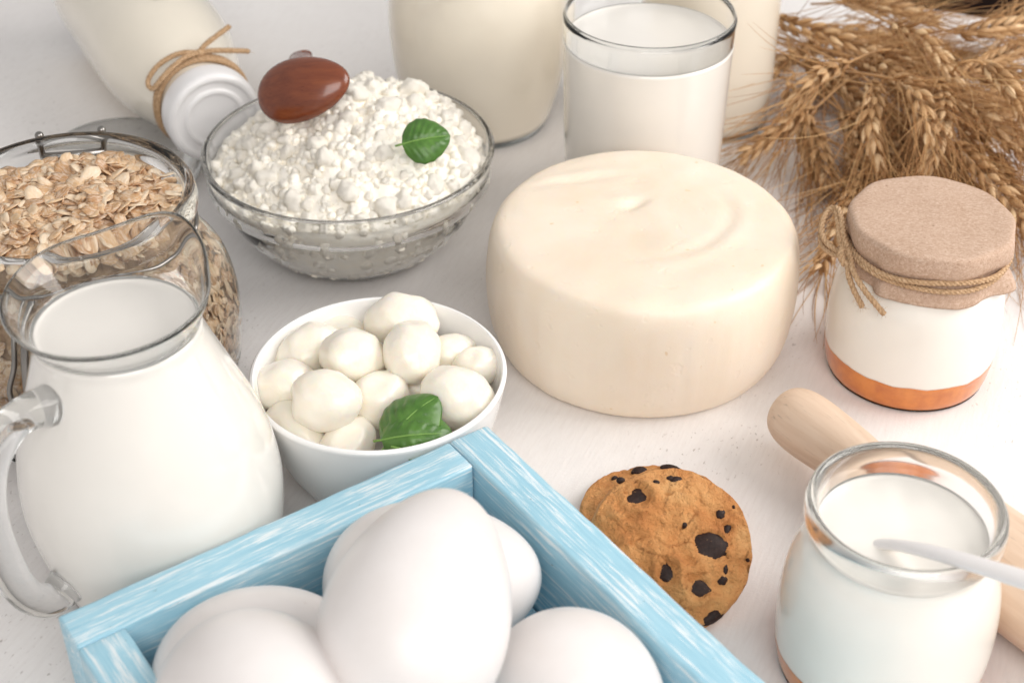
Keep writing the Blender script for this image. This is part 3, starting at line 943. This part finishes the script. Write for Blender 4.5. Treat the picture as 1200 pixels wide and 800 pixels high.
def mozzarella():
    rg = random.Random(8)
    for k, (x, y, z, r, lab, az) in enumerate(MOZ):
        U_, G_ = ICO[4]
        off = Vector((k * 3.7, k * 1.9, 0))
        el = (1.10 + .18 * rg.random(), .93 + .1 * rg.random(), .92 + .1 * rg.random())
        V = []
        kn = Vector((1, rg.uniform(-.3, .3), rg.uniform(-.4, .4))).normalized()
        dn = Vector((rg.uniform(-1, 1), rg.uniform(-1, 1), rg.uniform(.2, 1))).normalized()
        for p in U_:
            d = 1 + .085 * noise.noise(p * 1.3 + off) + .045 * noise.noise(p * 2.7 + off) + .014 * noise.noise(p * 7 + off)
            c = p.dot(kn); d += .10 * max(0, c) ** 6                       # pinched end
            e = p.dot(dn); d -= .13 * math.exp(-((1 - e) / .05)) ; d += .04 * math.exp(-(((1 - e) - .16) / .08) ** 2)
            q = p * d * r * 1.01
            V.append(Vector((q.x * el[0], q.y * el[1], q.z * el[2])))
        o = obj('mozzarella_ball', mesh('mozzarella_ball', V, G_), M['mozz'], None, (x, y, z), (0, rg.uniform(-.5, .5), az))
        tag(o, lab, 'mozzarella', 'mozzarella balls in the white bowl')
mozzarella()

# --- basil
def leaf_mesh(L, W, cup, curl, seed, quilt=.0011):
    nu, nv = 30, 22
    V, F = [], []
    off = Vector((seed * 4.1, 0, 0))
    for i in range(nu + 1):
        u = i / nu
        w = W * (math.sin(PI * u ** .85) ** .60) * (1 - .12 * u) * (1.0 + .02 * math.sin(u * 34 + seed))
        if i == nu: w = 0.00005
        for j in range(nv + 1):
            v = 2 * j / nv - 1
            x = L * u; y = w * v
            z = cup * (abs(v) ** 1.5) * (w / W) + curl * (u - .45) ** 2
            ph = (u * 7.0 - abs(v) * 1.9)
            z += quilt * (abs(math.sin(PI * ph)) ** .6) * min(1, abs(v) * 3) * (1 - abs(v) ** 4) * math.sin(PI * u) ** .5
            z -= .0007 * math.exp(-(v / .07) ** 2) * (1 - u)
            z += .0004 * noise.noise(Vector((x * 180, y * 180, 0)) + off)
            V.append(Vector((x, y, z)))
    for i in range(nu):
        for j in range(nv):
            a = i * (nv + 1) + j
            F.append((a, a + nv + 1, a + nv + 2, a + 1))
    return V, F
def leaf(parent, L, W, cup, curl, seed, mat4, stalk=.004):
    V, F = leaf_mesh(L, W, cup, curl, seed)
    o = obj('leaf_blade', mesh('leaf_blade', V, F), M['basil'], parent); o.matrix_local = mat4
    sm = o.modifiers.new('thickness', 'SOLIDIFY'); sm.thickness = .0003
    V2, F2 = [], []
    def zz(u): return curl * (u - .45) ** 2 - .0005 * (1 - u)
    tube([Vector((-stalk, 0, zz(0) - .0006))] + [Vector((L * u, 0, zz(u) + .00005)) for u in (0, .2, .4, .6, .8, .95)], [.0005, .00045, .0004, .00033, .00025, .00018, .0001], 6, V2, F2)
    obj('midrib', mesh('midrib', V2, F2), M['vein'], o)
def orient(loc, xdir, ndir):
    x = Vector(xdir).normalized(); n = Vector(ndir); n = (n - x * n.dot(x)).normalized(); y = n.cross(x)
    m = Matrix((x, y, n)).transposed().to_4x4(); m.translation = Vector(loc); return m
def basils():
    a = thing('basil_leaf', (-.0485, .590, .066), 'single green basil leaf lying on the cottage cheese', 'leaf')
    leaf(a, .0215, .0112, -.0030, -.008, 1, orient((.0005, -.0015, .006), (1, .16, .12), (.15, -.62, .75)), .003)
    b = thing('basil_sprig', (-.038, .432, .040), 'green basil sprig of two curled leaves on the mozzarella balls', 'basil')
    leaf(b, .0265, .0128, -.0055, -.016, 2, orient((-.0090, -.0080, .0005), (.70, .50, .50), (-.30, -.50, .80)), .003)
    leaf(b, .0260, .0118, -.0075, -.020, 3, orient((-.0095, -.0085, .0035), (.95, .05, .08), (.05, -.62, .75)), .003)
    leaf(b, .0190, .0080, .0015, -.004, 4, orient((-.0035, -.0105, -.0010), (.93, .05, .05), (.0, -.30, -.9)), .002)
basils()

# --- wooden spoon on the cottage cheese
def wooden_spoon():
    s = thing('wooden_spoon', (-.0928, .6165, .0835), 'dark red-brown lacquered wooden spoon lying upturned on the cottage cheese', 'spoon')
    ex = Vector((1.0, -.10, .30)).normalized()
    n = Vector((-.10, -.72, .70)); n = (n - ex * n.dot(ex)).normalized(); ey = n.cross(ex)
    V, F = [], []
    nu, nv = 40, 14
    for side in (0, 1):
        for j in range(nv + 1):
            el = (PI / 2) * j / nv
            for k in range(nu):
                a = 2 * PI * k / nu
                rx, ry, rz = (.0222, .0148, .0072) if side == 0 else (.0208, .0134, .0056)
                x = rx * math.cos(el) * math.cos(a); y = ry * math.cos(el) * math.sin(a); z = rz * math.sin(el)
                x *= 1 + .10 * (x / .022) * 0 ; y *= 1 - .16 * (x / .022)
                V.append(ex * x + ey * y + n * z)
    R1 = (nv + 1) * nu
    for j in range(nv):
        for k in range(nu):
            k2 = (k + 1) % nu
            F.append((j * nu + k, j * nu + k2, (j + 1) * nu + k2, (j + 1) * nu + k))
            F.append((R1 + j * nu + k2, R1 + j * nu + k, R1 + (j + 1) * nu + k, R1 + (j + 1) * nu + k2))
    for k in range(nu):
        k2 = (k + 1) % nu
        F.append((k2, k, R1 + k, R1 + k2))
    obj('spoon_bowl', mesh('spoon_bowl', V, F), M['darkwood'], s)
    hp = spline([ey * .010 + n * .001, Vector((-.004, .030, -.0105)), Vector((-.008, .055, -.0160)), Vector((-.0115, .078, -.0231)), Vector((-.0120, .0800, -.0238))], 6)
    V, F = tube(hp, [.0032 + .0030 * (i / (len(hp) - 1)) for i in range(len(hp))], 14, flat=.55)
    obj('handle', mesh('handle', V, F), M['darkwood'], s)
wooden_spoon()

# --- cheese wheel
def cheese():
    c = Vector((.0556, .5455, 0.0003))
    prof = [(0, 0), (.04, 0), (.056, .0002), (.0592, .0012), (.0618, .0045), (.0645, .012), (.0662, .024), (.0663, .036), (.0656, .0460), (.0645, .0518), (.0628, .0555), (.0603, .0574), (.056, .0582), (.050, .0584), (.035, .0584), (.02, .0580), (.008, .0578), (0, .0578)]
    prof = [(max(0, p[0]), p[1]) for p in spline(prof, 7)]; prof[0] = (0, 0); prof[-1] = (0, prof[-1][1])
    V, F = lathe(prof, 200)
    out = []
    for v in V:
        v = Vector(v); r = math.hypot(v.x, v.y); a = math.atan2(v.y, v.x)
        if v.z > .001:
            k = 1 + .010 * noise.noise(Vector((math.cos(a) * 1.3, math.sin(a) * 1.3, v.z * 12))) + .006 * noise.noise(Vector((math.cos(a) * 3.5, math.sin(a) * 3.5, v.z * 30)))
            side = max(0, min(1, (r - .052) / .01)) * max(0, min(1, (.050 - v.z) / .01))
            k += side * .0060 * noise.noise(Vector((math.cos(a) * 17, math.sin(a) * 17, v.z * 14)))
            # cloth-pressed horizontal crease
            k -= side * .006 * math.exp(-((v.z - .026 - .003 * math.sin(3 * a)) / .0011) ** 2) * max(0, noise.noise(Vector((math.cos(a) * 5, math.sin(a) * 5, 7))) + .1)
            v.x *= k; v.y *= k
        if v.z > .045:
            tp = max(0, min(1, (v.z - .045) / .01))
            x, y = v.x, v.y
            z = .0009 * noise.noise(Vector((x * 26, y * 26, 0))) + .0007 * noise.noise(Vector((x * 70, y * 70, 3)))
            # central pinch of the cloth, curved folds round it
            d = math.hypot(x + .004, y - .014)
            z -= .0026 * math.exp(-(((x + .003) / .0052) ** 2 + ((y - .0155 - .5 * (x + .003)) / .0030) ** 2))
            z += .0013 * math.exp(-(((x + .009) / .007) ** 2 + ((y - .0190) / .0028) ** 2))
            aa = math.atan2(y - .004, x - .006); rr = math.hypot(x - .006, y - .004)
            z -= .0010 * math.exp(-((rr - .030 - .003 * math.sin(2 * aa)) / .0028) ** 2) * max(0, math.cos(aa + .55))
            z += .0009 * math.exp(-((rr - .0355 - .003 * math.sin(2 * aa)) / .0035) ** 2) * max(0, math.cos(aa + .55))
            z -= .0013 * math.exp(-(((y - .033 - .25 * (x + .03)) / .0022) ** 2)) * math.exp(-((x + .026) / .018) ** 2)
            z += .0010 * math.exp(-(((y - .0375 - .25 * (x + .03)) / .003) ** 2)) * math.exp(-((x + .026) / .018) ** 2)
            v.z += z * tp * .8
        out.append(v)
    o = obj('cheese_wheel', mesh('cheese_wheel', out, F), M['cheese'], None, c)
    tag(o, 'large pale yellow cheese wheel with smooth rounded rind', 'cheese')
cheese()

# --- rolling pin
def rolling_pin():
    a = Vector((.1062, .4717, .0190)); b = Vector((.17182, .38142, .0190)); d = (b - a).normalized()
    prof = [(0, -.001), (.0060, 0), (.0100, .0025), (.0121, .0075), (.0128, .0140), (.0126, .023), (.0116, .037), (.0100, .052), (.0094, .0640)]
    body = [(.0088, .0642), (.0150, .0644), (.0180, .0660), (.0190, .0700), (.0190, .12), (.0190, .215), (.0180, .2190), (.0150, .2206), (.0088, .2208)]
    h2 = [(.0088, .2210), (.0092, .225), (.0108, .235), (.0124, .247), (.0128, .255), (.0121, .2615), (.0100, .2665), (.0060, .269), (0, .270)]
    q = d.to_track_quat('X', 'Z')
    p = thing('rolling_pin', a, 'pale beech rolling pin lying behind the open yogurt jar', 'rolling pin')
    p.rotation_mode = 'QUATERNION'; p.rotation_quaternion = q
    def build(nm, pr, close0, close1, n=5):
        pr = [(max(0, x[0]), x[1]) for x in spline(pr, n)]
        if close0: pr[0] = (0, pr[0][1])
        else: pr = [(0, pr[0][1])] + pr
        if close1: pr[-1] = (0, pr[-1][1])
        else: pr = pr + [(0, pr[-1][1])]
        V, F = lathe(pr, 56)
        V = [Vector((v[2], v[0], v[1])) for v in V]
        obj(nm, mesh(nm, V, F), M['beech'], p)
    build('handle', prof, True, False); build('roller', body, False, False, 3); build('handle', h2, False, True)
rolling_pin()

# --- cookies
def cookie_mesh(r, h, seed, dips=()):
    V, F = [], []
    nr, ns = 46, 150
    off = Vector((seed * 9.1, 0, 0))
    def top(x, y):
        rr = math.hypot(x, y) / r
        z = h * (.62 + .38 * max(0, 1 - rr ** 2.6))
        p = Vector((x, y, 0)) / r
        z += h * (.20 * noise.noise(p * 2.2 + off) + .12 * noise.noise(p * 5 + off) + .05 * noise.noise(p * 12 + off) + .035 * noise.noise(p * 30 + off))
        cr = abs(noise.noise(p * 2.6 + off + Vector((0, 0, 5))))
        z -= h * .13 * math.exp(-(cr / .016) ** 2) * max(0, min(1, noise.noise(p * 1.7 + off + Vector((3, 3, 3))) * 3 + .5))
        for (dx, dy, dr) in dips:
            q = math.hypot(x - dx, y - dy) / dr
            z += h * (.10 * math.exp(-((q - 1.25) / .35) ** 2) - .12 * math.exp(-(q / .9) ** 2))
        return z
    V.append(Vector((0, 0, top(0, 0))))
    for i in range(1, nr + 1):
        for k in range(ns):
            a = 2 * PI * k / ns; e = 1 + .022 * noise.noise(Vector((math.cos(a) * 1.6, math.sin(a) * 1.6, seed))) + .010 * noise.noise(Vector((math.cos(a) * 6, math.sin(a) * 6, seed)))
            rr = r * e * (i / nr) ** .85; x, y = rr * math.cos(a), rr * math.sin(a)
            V.append(Vector((x, y, top(x / e, y / e))))
    for (kr, kz) in ((1.018, .42), (1.022, .28), (1.012, .13), (.985, .03), (.93, 0), (.6, 0)):
        for k in range(ns):
            a = 2 * PI * k / ns; e = 1 + .022 * noise.noise(Vector((math.cos(a) * 1.6, math.sin(a) * 1.6, seed))) + .010 * noise.noise(Vector((math.cos(a) * 6, math.sin(a) * 6, seed)))
            e += .006 * noise.noise(Vector((math.cos(a) * 15, math.sin(a) * 15, kz * 9 + seed)))
            V.append(Vector((r * kr * e * math.cos(a), r * kr * e * math.sin(a), h * kz)))
    V.append(Vector((0, 0, 0)))
    tot = nr + 6
    for k in range(ns):
        k2 = (k + 1) % ns
        F.append((0, 1 + k, 1 + k2))
        for i in range(tot - 1): F.append((1 + i * ns + k, 1 + (i + 1) * ns + k, 1 + (i + 1) * ns + k2, 1 + i * ns + k2))
        F.append((len(V) - 1, 1 + (tot - 1) * ns + k2, 1 + (tot - 1) * ns + k))
    return V, F, top
def chip(parent, x, y, z, rx, ry, ang, seed, rz=None, tilt=(0, 0)):
    U_, G_ = ICO[3]; off = Vector((seed * 2.3, 1, 1)); V = []
    for p in U_:
        d = 1 + .16 * noise.noise(p * 1.8 + off) + .08 * noise.noise(p * 4.5 + off); q = p * d
        V.append(Vector((q.x * rx, q.y * ry, q.z * (rz or .0016))))
    obj('chocolate_chip', mesh('chocolate_chip', V, G_), M['choc'], parent, (x, y, z), (tilt[0], tilt[1], ang))
def cookies():
    r = .0287
    up = [(-40, 58, 15, 10, .5), (43, 0, 18, 15, .1), (-6, -34, 9, 13, .8), (28, -49, 15, 9, -.4), (49, -79, 15, 7, .6), (59, 43, 5, 6, 0), (67, 24, 5, 8, -.4),
          (5, 82, 6, 4, .2), (-2, 84, 4, 3, .2), (60, -38, 5, 5, .6), (64, -25, 3, 5, 0), (-20, 76, 4, 3, 0), (-62, 80, 4, 3, 0), (92, -12, 2, 2, 0), (75, 52, 2, 2, 0), (-60, -50, 12, 9, .4), (-30, -70, 12, 8, 1.0), (14, 25, 3, 3, 0)]
    sc = r / 98
    dips = [(x * sc, y * sc, max(a, b) * sc) for x, y, a, b, g in up if max(a, b) > 7]
    V, F, top = cookie_mesh(r, .0125, 3, dips)
    ck = thing('cookie', (.0560, .3940, .0172), 'chocolate chip cookie leaning towards the viewer against the blue crate', 'cookie', 'chocolate chip cookies', rot=(R(33), R(4), 0))
    ob = obj('dough', mesh('dough', V, F), M['dough'], ck); ob.location = (0, 0, -.005)
    for i, (x, y, a, b, g) in enumerate(up):
        xx, yy = x * sc, y * sc
        chip(ck, xx, yy, top(xx, yy) - .005 - .0007, a * sc * 1.35, b * sc * 1.35, g, i, .0019 if max(a, b) > 7 else .0014)
    V, F, top = cookie_mesh(r * 1.02, .0098, 7)
    c2 = thing('cookie', (.0550, .4225, 0.0005), 'lower chocolate chip cookie mostly hidden beneath the leaning one', 'cookie', 'chocolate chip cookies')
    obj('dough', mesh('dough', V, F), M['dough'], c2)
    for i, (ang, rr, a, b) in enumerate(((104, .96, .0032, .002), (76, .97, .0040, .0022), (50, .99, .0036, .002), (30, 1.0, .003, .002), (128, .98, .0015, .001), (10, 1.0, .003, .002))):
        x, y = r * rr * .90 * math.cos(R(ang)), r * rr * .90 * math.sin(R(ang))
        chip(c2, x, y, top(x, y) - .0003, a, b, R(ang + 90), 40 + i, .0016)
cookies()

# --- blue crate
CA = Vector((-.14192, .33427, 0)); CB = Vector((-.00924, .42766, 0))
CU = (CB - CA).normalized(); CN = Vector((CU.y, -CU.x, 0))
CL = (CB - CA).length; CD = .205; CT = .0157; CH = .046
def crate():
    k = thing('wooden_crate', (CA.x, CA.y, 0), 'pale blue distressed painted wooden crate holding white eggs', 'crate')
    ang = math.atan2(CU.y, CU.x); an = math.atan2(CN.y, CN.x)
    def place(nm, c, sx, sy, sz, rz, m, seed, z0):
        o = rounded_box(nm, sx, sy, sz, .0011, m, k, (c.x - CA.x, c.y - CA.y, z0 + sz / 2), (0, 0, rz), seed)
    # back wall runs between the two side walls on the right, over the left one
    Lb = CL - CT - .0004
    place('wall_panel', CA + CU * (Lb / 2 + CT * .0) + CN * CT / 2, Lb, CT, CH, ang, M['blue0'], 1, 0)
    place('wall_panel', CA + CU * (CL - CT / 2) + CN * CD / 2, CD, CT, CH + .0004, an, M['blue1'], 2, 0)
    place('wall_panel', CA + CU * (CT / 2) + CN * (CD / 2 + CT / 2 + .0001), CD - CT - .0002, CT, CH - .0003, an, M['blue2'], 3, 0)
    place('wall_panel', CA + CU * (CL / 2) + CN * (CD + CT / 2 + .0002), CL, CT, CH, ang, M['blue3'], 4, 0)
    place('bottom_panel', CA + CU * (CL / 2) + CN * (CD / 2 + CT / 2), CL - 2 * CT - .001, CD - CT - .001, .006, ang, M['blue3'], 5, .001)
crate()

# --- eggs
def eggs():
    def egg_geo(a, b, tp):
        prof = []
        n = 48
        for i in range(n + 1):
            t_ = -math.cos(PI * i / n)
            prof.append((b * math.sqrt(max(0, 1 - t_ * t_)) * (1 - tp * t_) , a * t_))
        prof[0] = (0, -a); prof[-1] = (0, a)
        return lathe(prof, 72)
    data = [((-.0795, .3225, .0345), .0325, .0262, (.825, .565, .03), 'white egg lying in the back left corner of the blue crate'),
            ((-.0690, .2790, .0640), .0345, .0276, (.55, -.80, .25), 'white egg at the front left, resting on the corner egg'),
            ((-.0262, .3085, .0775), .0385, .0267, (.24, .94, .24), 'largest white egg on top of the pile, narrow end pointing back'),
            ((-.0262, .3600, .0352), .0362, .0268, (1.0, .06, .04), 'white egg lying crosswise at the back, half hidden by the top egg'),
            ((.0196, .3040, .0360), .0340, .0276, (.30, -.94, .05), 'white egg at the right side wall of the blue crate')]
    for (loc, a, b, dr, lab) in data:
        V, F = egg_geo(a, b, .20 if a > .038 else .13)
        V = [Vector(v) * (1 + .006 * noise.noise(Vector(v) * 30 + Vector(loc) * 50)) for v in V]
        o = obj('egg', mesh('egg', V, F), M['egg'], None, loc)
        o.rotation_mode = 'QUATERNION'; o.rotation_quaternion = Vector(dr).to_track_quat('Z', 'Y')
        tag(o, lab, 'egg', 'white eggs in the blue crate')
eggs()

# --- wheat
WHEAT = [
  ([(211,755,35),(169,709,50),(153,695,50),(142,689,40)], 'wheat ear with fanned awns nearest the tall milk bottle'),
  ([(199,740,30),(154,699,30),(137,688,25),(120,683,14)], 'low wheat ear reaching leftmost, its awns crossing the tall bottle'),
  ([(159,725,40),(149,692,30),(153,680,22),(156,659,12)], 'short wheat ear hanging straight down left of the bunch onto the table'),
  ([(149,830,15),(177,690,50),(173,660,45),(176,645,30)], 'wheat ear hanging straight down in the middle, above the paper cover'),
  ([(197,706,30),(173,654,20),(157,619,15),(142,588,8)], 'lowest wheat ear lying on the table behind the twine bow'),
  ([(170,815,35),(196,735,60),(208,711,62),(220,693,50)], 'wheat ear arching over the top of the bunch to the right'),
  ([(214,776,40),(211,690,50),(208,656,47),(199,638,35)], 'thick wheat ear bending down just behind the paper cover'),
  ([(138,873,20),(146,785,40),(166,763,42),(193,753,35)], 'wheat ear lying sideways at the back, next to the tall bottle'),
  ([(165,873,20),(190,830,30),(213,823,30),(240,818,25)], 'blurred wheat ear farthest back at the top edge'),
  ([(188,706,30),(234,727,35),(256,745,35),(289,778,30)], 'wheat ear pointing to the upper right towards the table edge'),
  ([(193,715,40),(218,679,45),(229,660,45),(243,651,35)], 'wheat ear slanting down to the right edge above the jar'),
  ([(199,715,30),(214,653,35),(222,624,35),(235,600,25)], 'wheat ear hanging down right behind the covered jar'),
  ([(150,814,12),(204,735,35),(202,696,35),(201,669,25)], 'shaded wheat ear inside the bunch, left of the thick bending one'),
  ([(148,807,10),(172,717,20),(175,693,15),(170,661,10)], 'shaded wheat ear low in the bunch, beside the short hanging one'),
  ([(202,745,20),(236,726,22),(252,726,22),(275,737,18)], 'wheat ear lying flat towards the right edge of the table'),
  ([(195,754,15),(213,697,15),(221,664,12),(228,621,10)], 'wheat ear on the table hidden behind the covered jar'),
  ([(230,744,15),(240,671,20),(240,636,20),(244,604,15)], 'rightmost low wheat ear beside the covered jar'),
  ([(147,847,10),(181,778,30),(198,761,32),(221,757,25)], 'wheat ear lying sideways in the back of the bunch, centre'),
  ([(146,800,8),(160,770,20),(174,746,22),(185,716,20)], 'wheat ear behind the fanned one, pointing down right'),
  ([(152,828,8),(192,720,20),(196,687,18),(194,655,12)], 'shaded wheat ear at the bottom of the bunch behind the paper cover'),
  ([(144,797,25),(183,734,40),(193,710,45),(205,691,40)], 'wheat ear crossing the middle of the bunch diagonally'),
  ([(152,858,10),(170,812,20),(196,795,25),(230,790,20)], 'blurred wheat ear lying sideways along the back of the bunch'),
  ([(185,780,10),(192,722,10),(190,688,10),(182,655,8)], 'shaded wheat ear under the middle ears, near the paper cover'),
  ([(207,778,40),(232,746,50),(252,750,50),(283,768,45)], 'upper right wheat ear reaching past the table edge'),
  ([(228,760,30),(232,680,30),(240,668,35),(258,640,30)], 'wheat ear bending towards the right edge behind the jar'),
  ([(165,745,30),(185,672,60),(192,656,60),(196,640,50)], 'topmost wheat ear in the centre of the bunch, hanging forward'),
  ([(147,765,20),(146,735,25),(150,702,18),(152,672,10)], 'wheat ear close to the tall bottle, hanging towards the cheese'),
  ([(195,815,20),(225,765,20),(250,760,25),(282,752,20)], 'wheat ear lying to the right in front of the table edge'),
  ([(218,690,55),(228,680,65),(238,663,60),(245,650,50)], 'high wheat ear at the right, above the covered jar'),
]
def wheat():
    rg = random.Random(33)
    fill = random.Random(77)
    for k in range(14):
        bx, by = fill.uniform(168, 240), fill.uniform(690, 800)
        an = fill.uniform(-2.6, .1); L = fill.uniform(38, 46)
        tx, ty = bx + math.cos(an) * L, by + math.sin(an) * L
        z = fill.uniform(7, 18)
        WHEAT.append(([(bx - math.cos(an) * 60, min(by - math.sin(an) * 60, 850), z), (bx, by, z + 5), ((bx + tx) / 2, (by + ty) / 2, z + 5), (tx, ty, z)],
                      'shaded wheat ear deep inside the bunch, mostly covered by the others'))
    # kernel template
    def kernel(V, F, p, d, side, L, w):
        d = d.normalized(); s = (side - d * side.dot(d)).normalized(); b = d.cross(s)
        secs = [(0, .35), (.22, .85), (.48, 1.0), (.74, .72), (.92, .34), (1.06, .06)]
        b0 = len(V); ns = 7
        for (t_, r) in secs:
            c = p + d * (L * t_) + s * (w * .35 * math.sin(PI * min(1, t_)))
            for k in range(ns):
                a = 2 * PI * k / ns
                V.append(c + s * math.cos(a) * w * r * .8 + b * math.sin(a) * w * r)
        for i in range(len(secs) - 1):
            for k in range(ns):
                k2 = (k + 1) % ns
                F.append((b0 + i * ns + k, b0 + i * ns + k2, b0 + (i + 1) * ns + k2, b0 + (i + 1) * ns + k))
    for idx, (pts, lab) in enumerate(WHEAT):
        P = [Vector(p) / 1000 for p in pts]
        for p in P: p.z = max(p.z, .006)
        w = thing('wheat_stalk', P[0], lab, 'wheat', 'wheat bunch behind the covered jar')
        o0 = P[0]
        mid = P[0].lerp(P[1], .5) + Vector((rg.uniform(-.006, .006), rg.uniform(-.006, .006), .003))
        sp = spline([P[0] - o0, mid - o0, P[1] - o0, P[2] - o0, P[3] - o0], 12)
        stem = sp[:27]
        V, F = tube(stem, .0007, 8)
        obj('stem', mesh('stem', V, F), M['stem'], w)
        ear = sp[24:]
        # resample the ear
        Ls = [0]
        for a, b in zip(ear[:-1], ear[1:]): Ls.append(Ls[-1] + (b - a).length)
        tot = Ls[-1]
        def along(s):
            for i in range(len(ear) - 1):
                if Ls[i + 1] >= s:
                    t_ = (s - Ls[i]) / max(1e-9, Ls[i + 1] - Ls[i]); return ear[i].lerp(ear[i + 1], t_), (ear[i + 1] - ear[i]).normalized()
            return ear[-1], (ear[-1] - ear[-2]).normalized()
        roll = rg.uniform(0, PI)
        KV, KF, AV, AF = [], [], [], []
        nn = max(9, int(tot / .0038))
        ph0 = rg.uniform(0, 1)
        for i in range(nn + 1):
            s = tot * i / nn; p, d = along(s)
            ref = Vector((0, 0, 1)) if abs(d.z) < .85 else Vector((1, 0, 0))
            e1 = (ref - d * ref.dot(d)).normalized(); e2 = d.cross(e1)
            f = math.cos(roll) * e1 + math.sin(roll) * e2; g = d.cross(f)
            sgn = 1 if i % 2 else -1
            env = math.sin(PI * (.14 + .80 * i / nn)) ** .6
            for (lat, dep, sc) in ((1.0, 0, 1.0), (.62, .8, .95), (.62, -.8, .95)):
                sd = f * sgn * lat + g * dep
                sd.normalize()
                L = .0095 * sc * (.75 + .35 * env) * rg.uniform(.9, 1.1); ww = .00172 * (.7 + .4 * env) * rg.uniform(.9, 1.1)
                p0 = p + sd * .0013 * env
                dd = (d + sd * (.42 + rg.uniform(-.06, .1))).normalized()
                kernel(KV, KF, p0, dd, sd, L, ww)
                # awn from the kernel's tip
                na = 1 if rg.random() < .45 else 2
                for _ in range(na):
                    ad = (d * rg.uniform(.9, 1.2) + sd * rg.uniform(.35, .75) + Vector((rg.gauss(0, .13), rg.gauss(0, .13), rg.gauss(0, .13)))).normalized()
                    al = rg.uniform(.030, .075) * (.8 + .3 * env); cv = Vector((rg.gauss(0, .22), rg.gauss(0, .22), rg.gauss(-.10, .2)))
                    q = p0 + dd * L * .95; path = [q]
                    for st in range(6):
                        ad = (ad + cv * .22 + d * .03).normalized(); q = q + ad * al / 6
                        if q.z + o0.z < .0006: q.z = .0006 - o0.z
                        path.append(q.copy())
                    tube(path, [.00022, .0002, .00018, .00016, .00013, .0001, .00005], 4, AV, AF, cap=False)
        eo = obj('ear', mesh('ear', KV, KF), M['kernel'], w)
        obj('awns', mesh('awns', AV, AF), M['awn'], eo)
wheat()
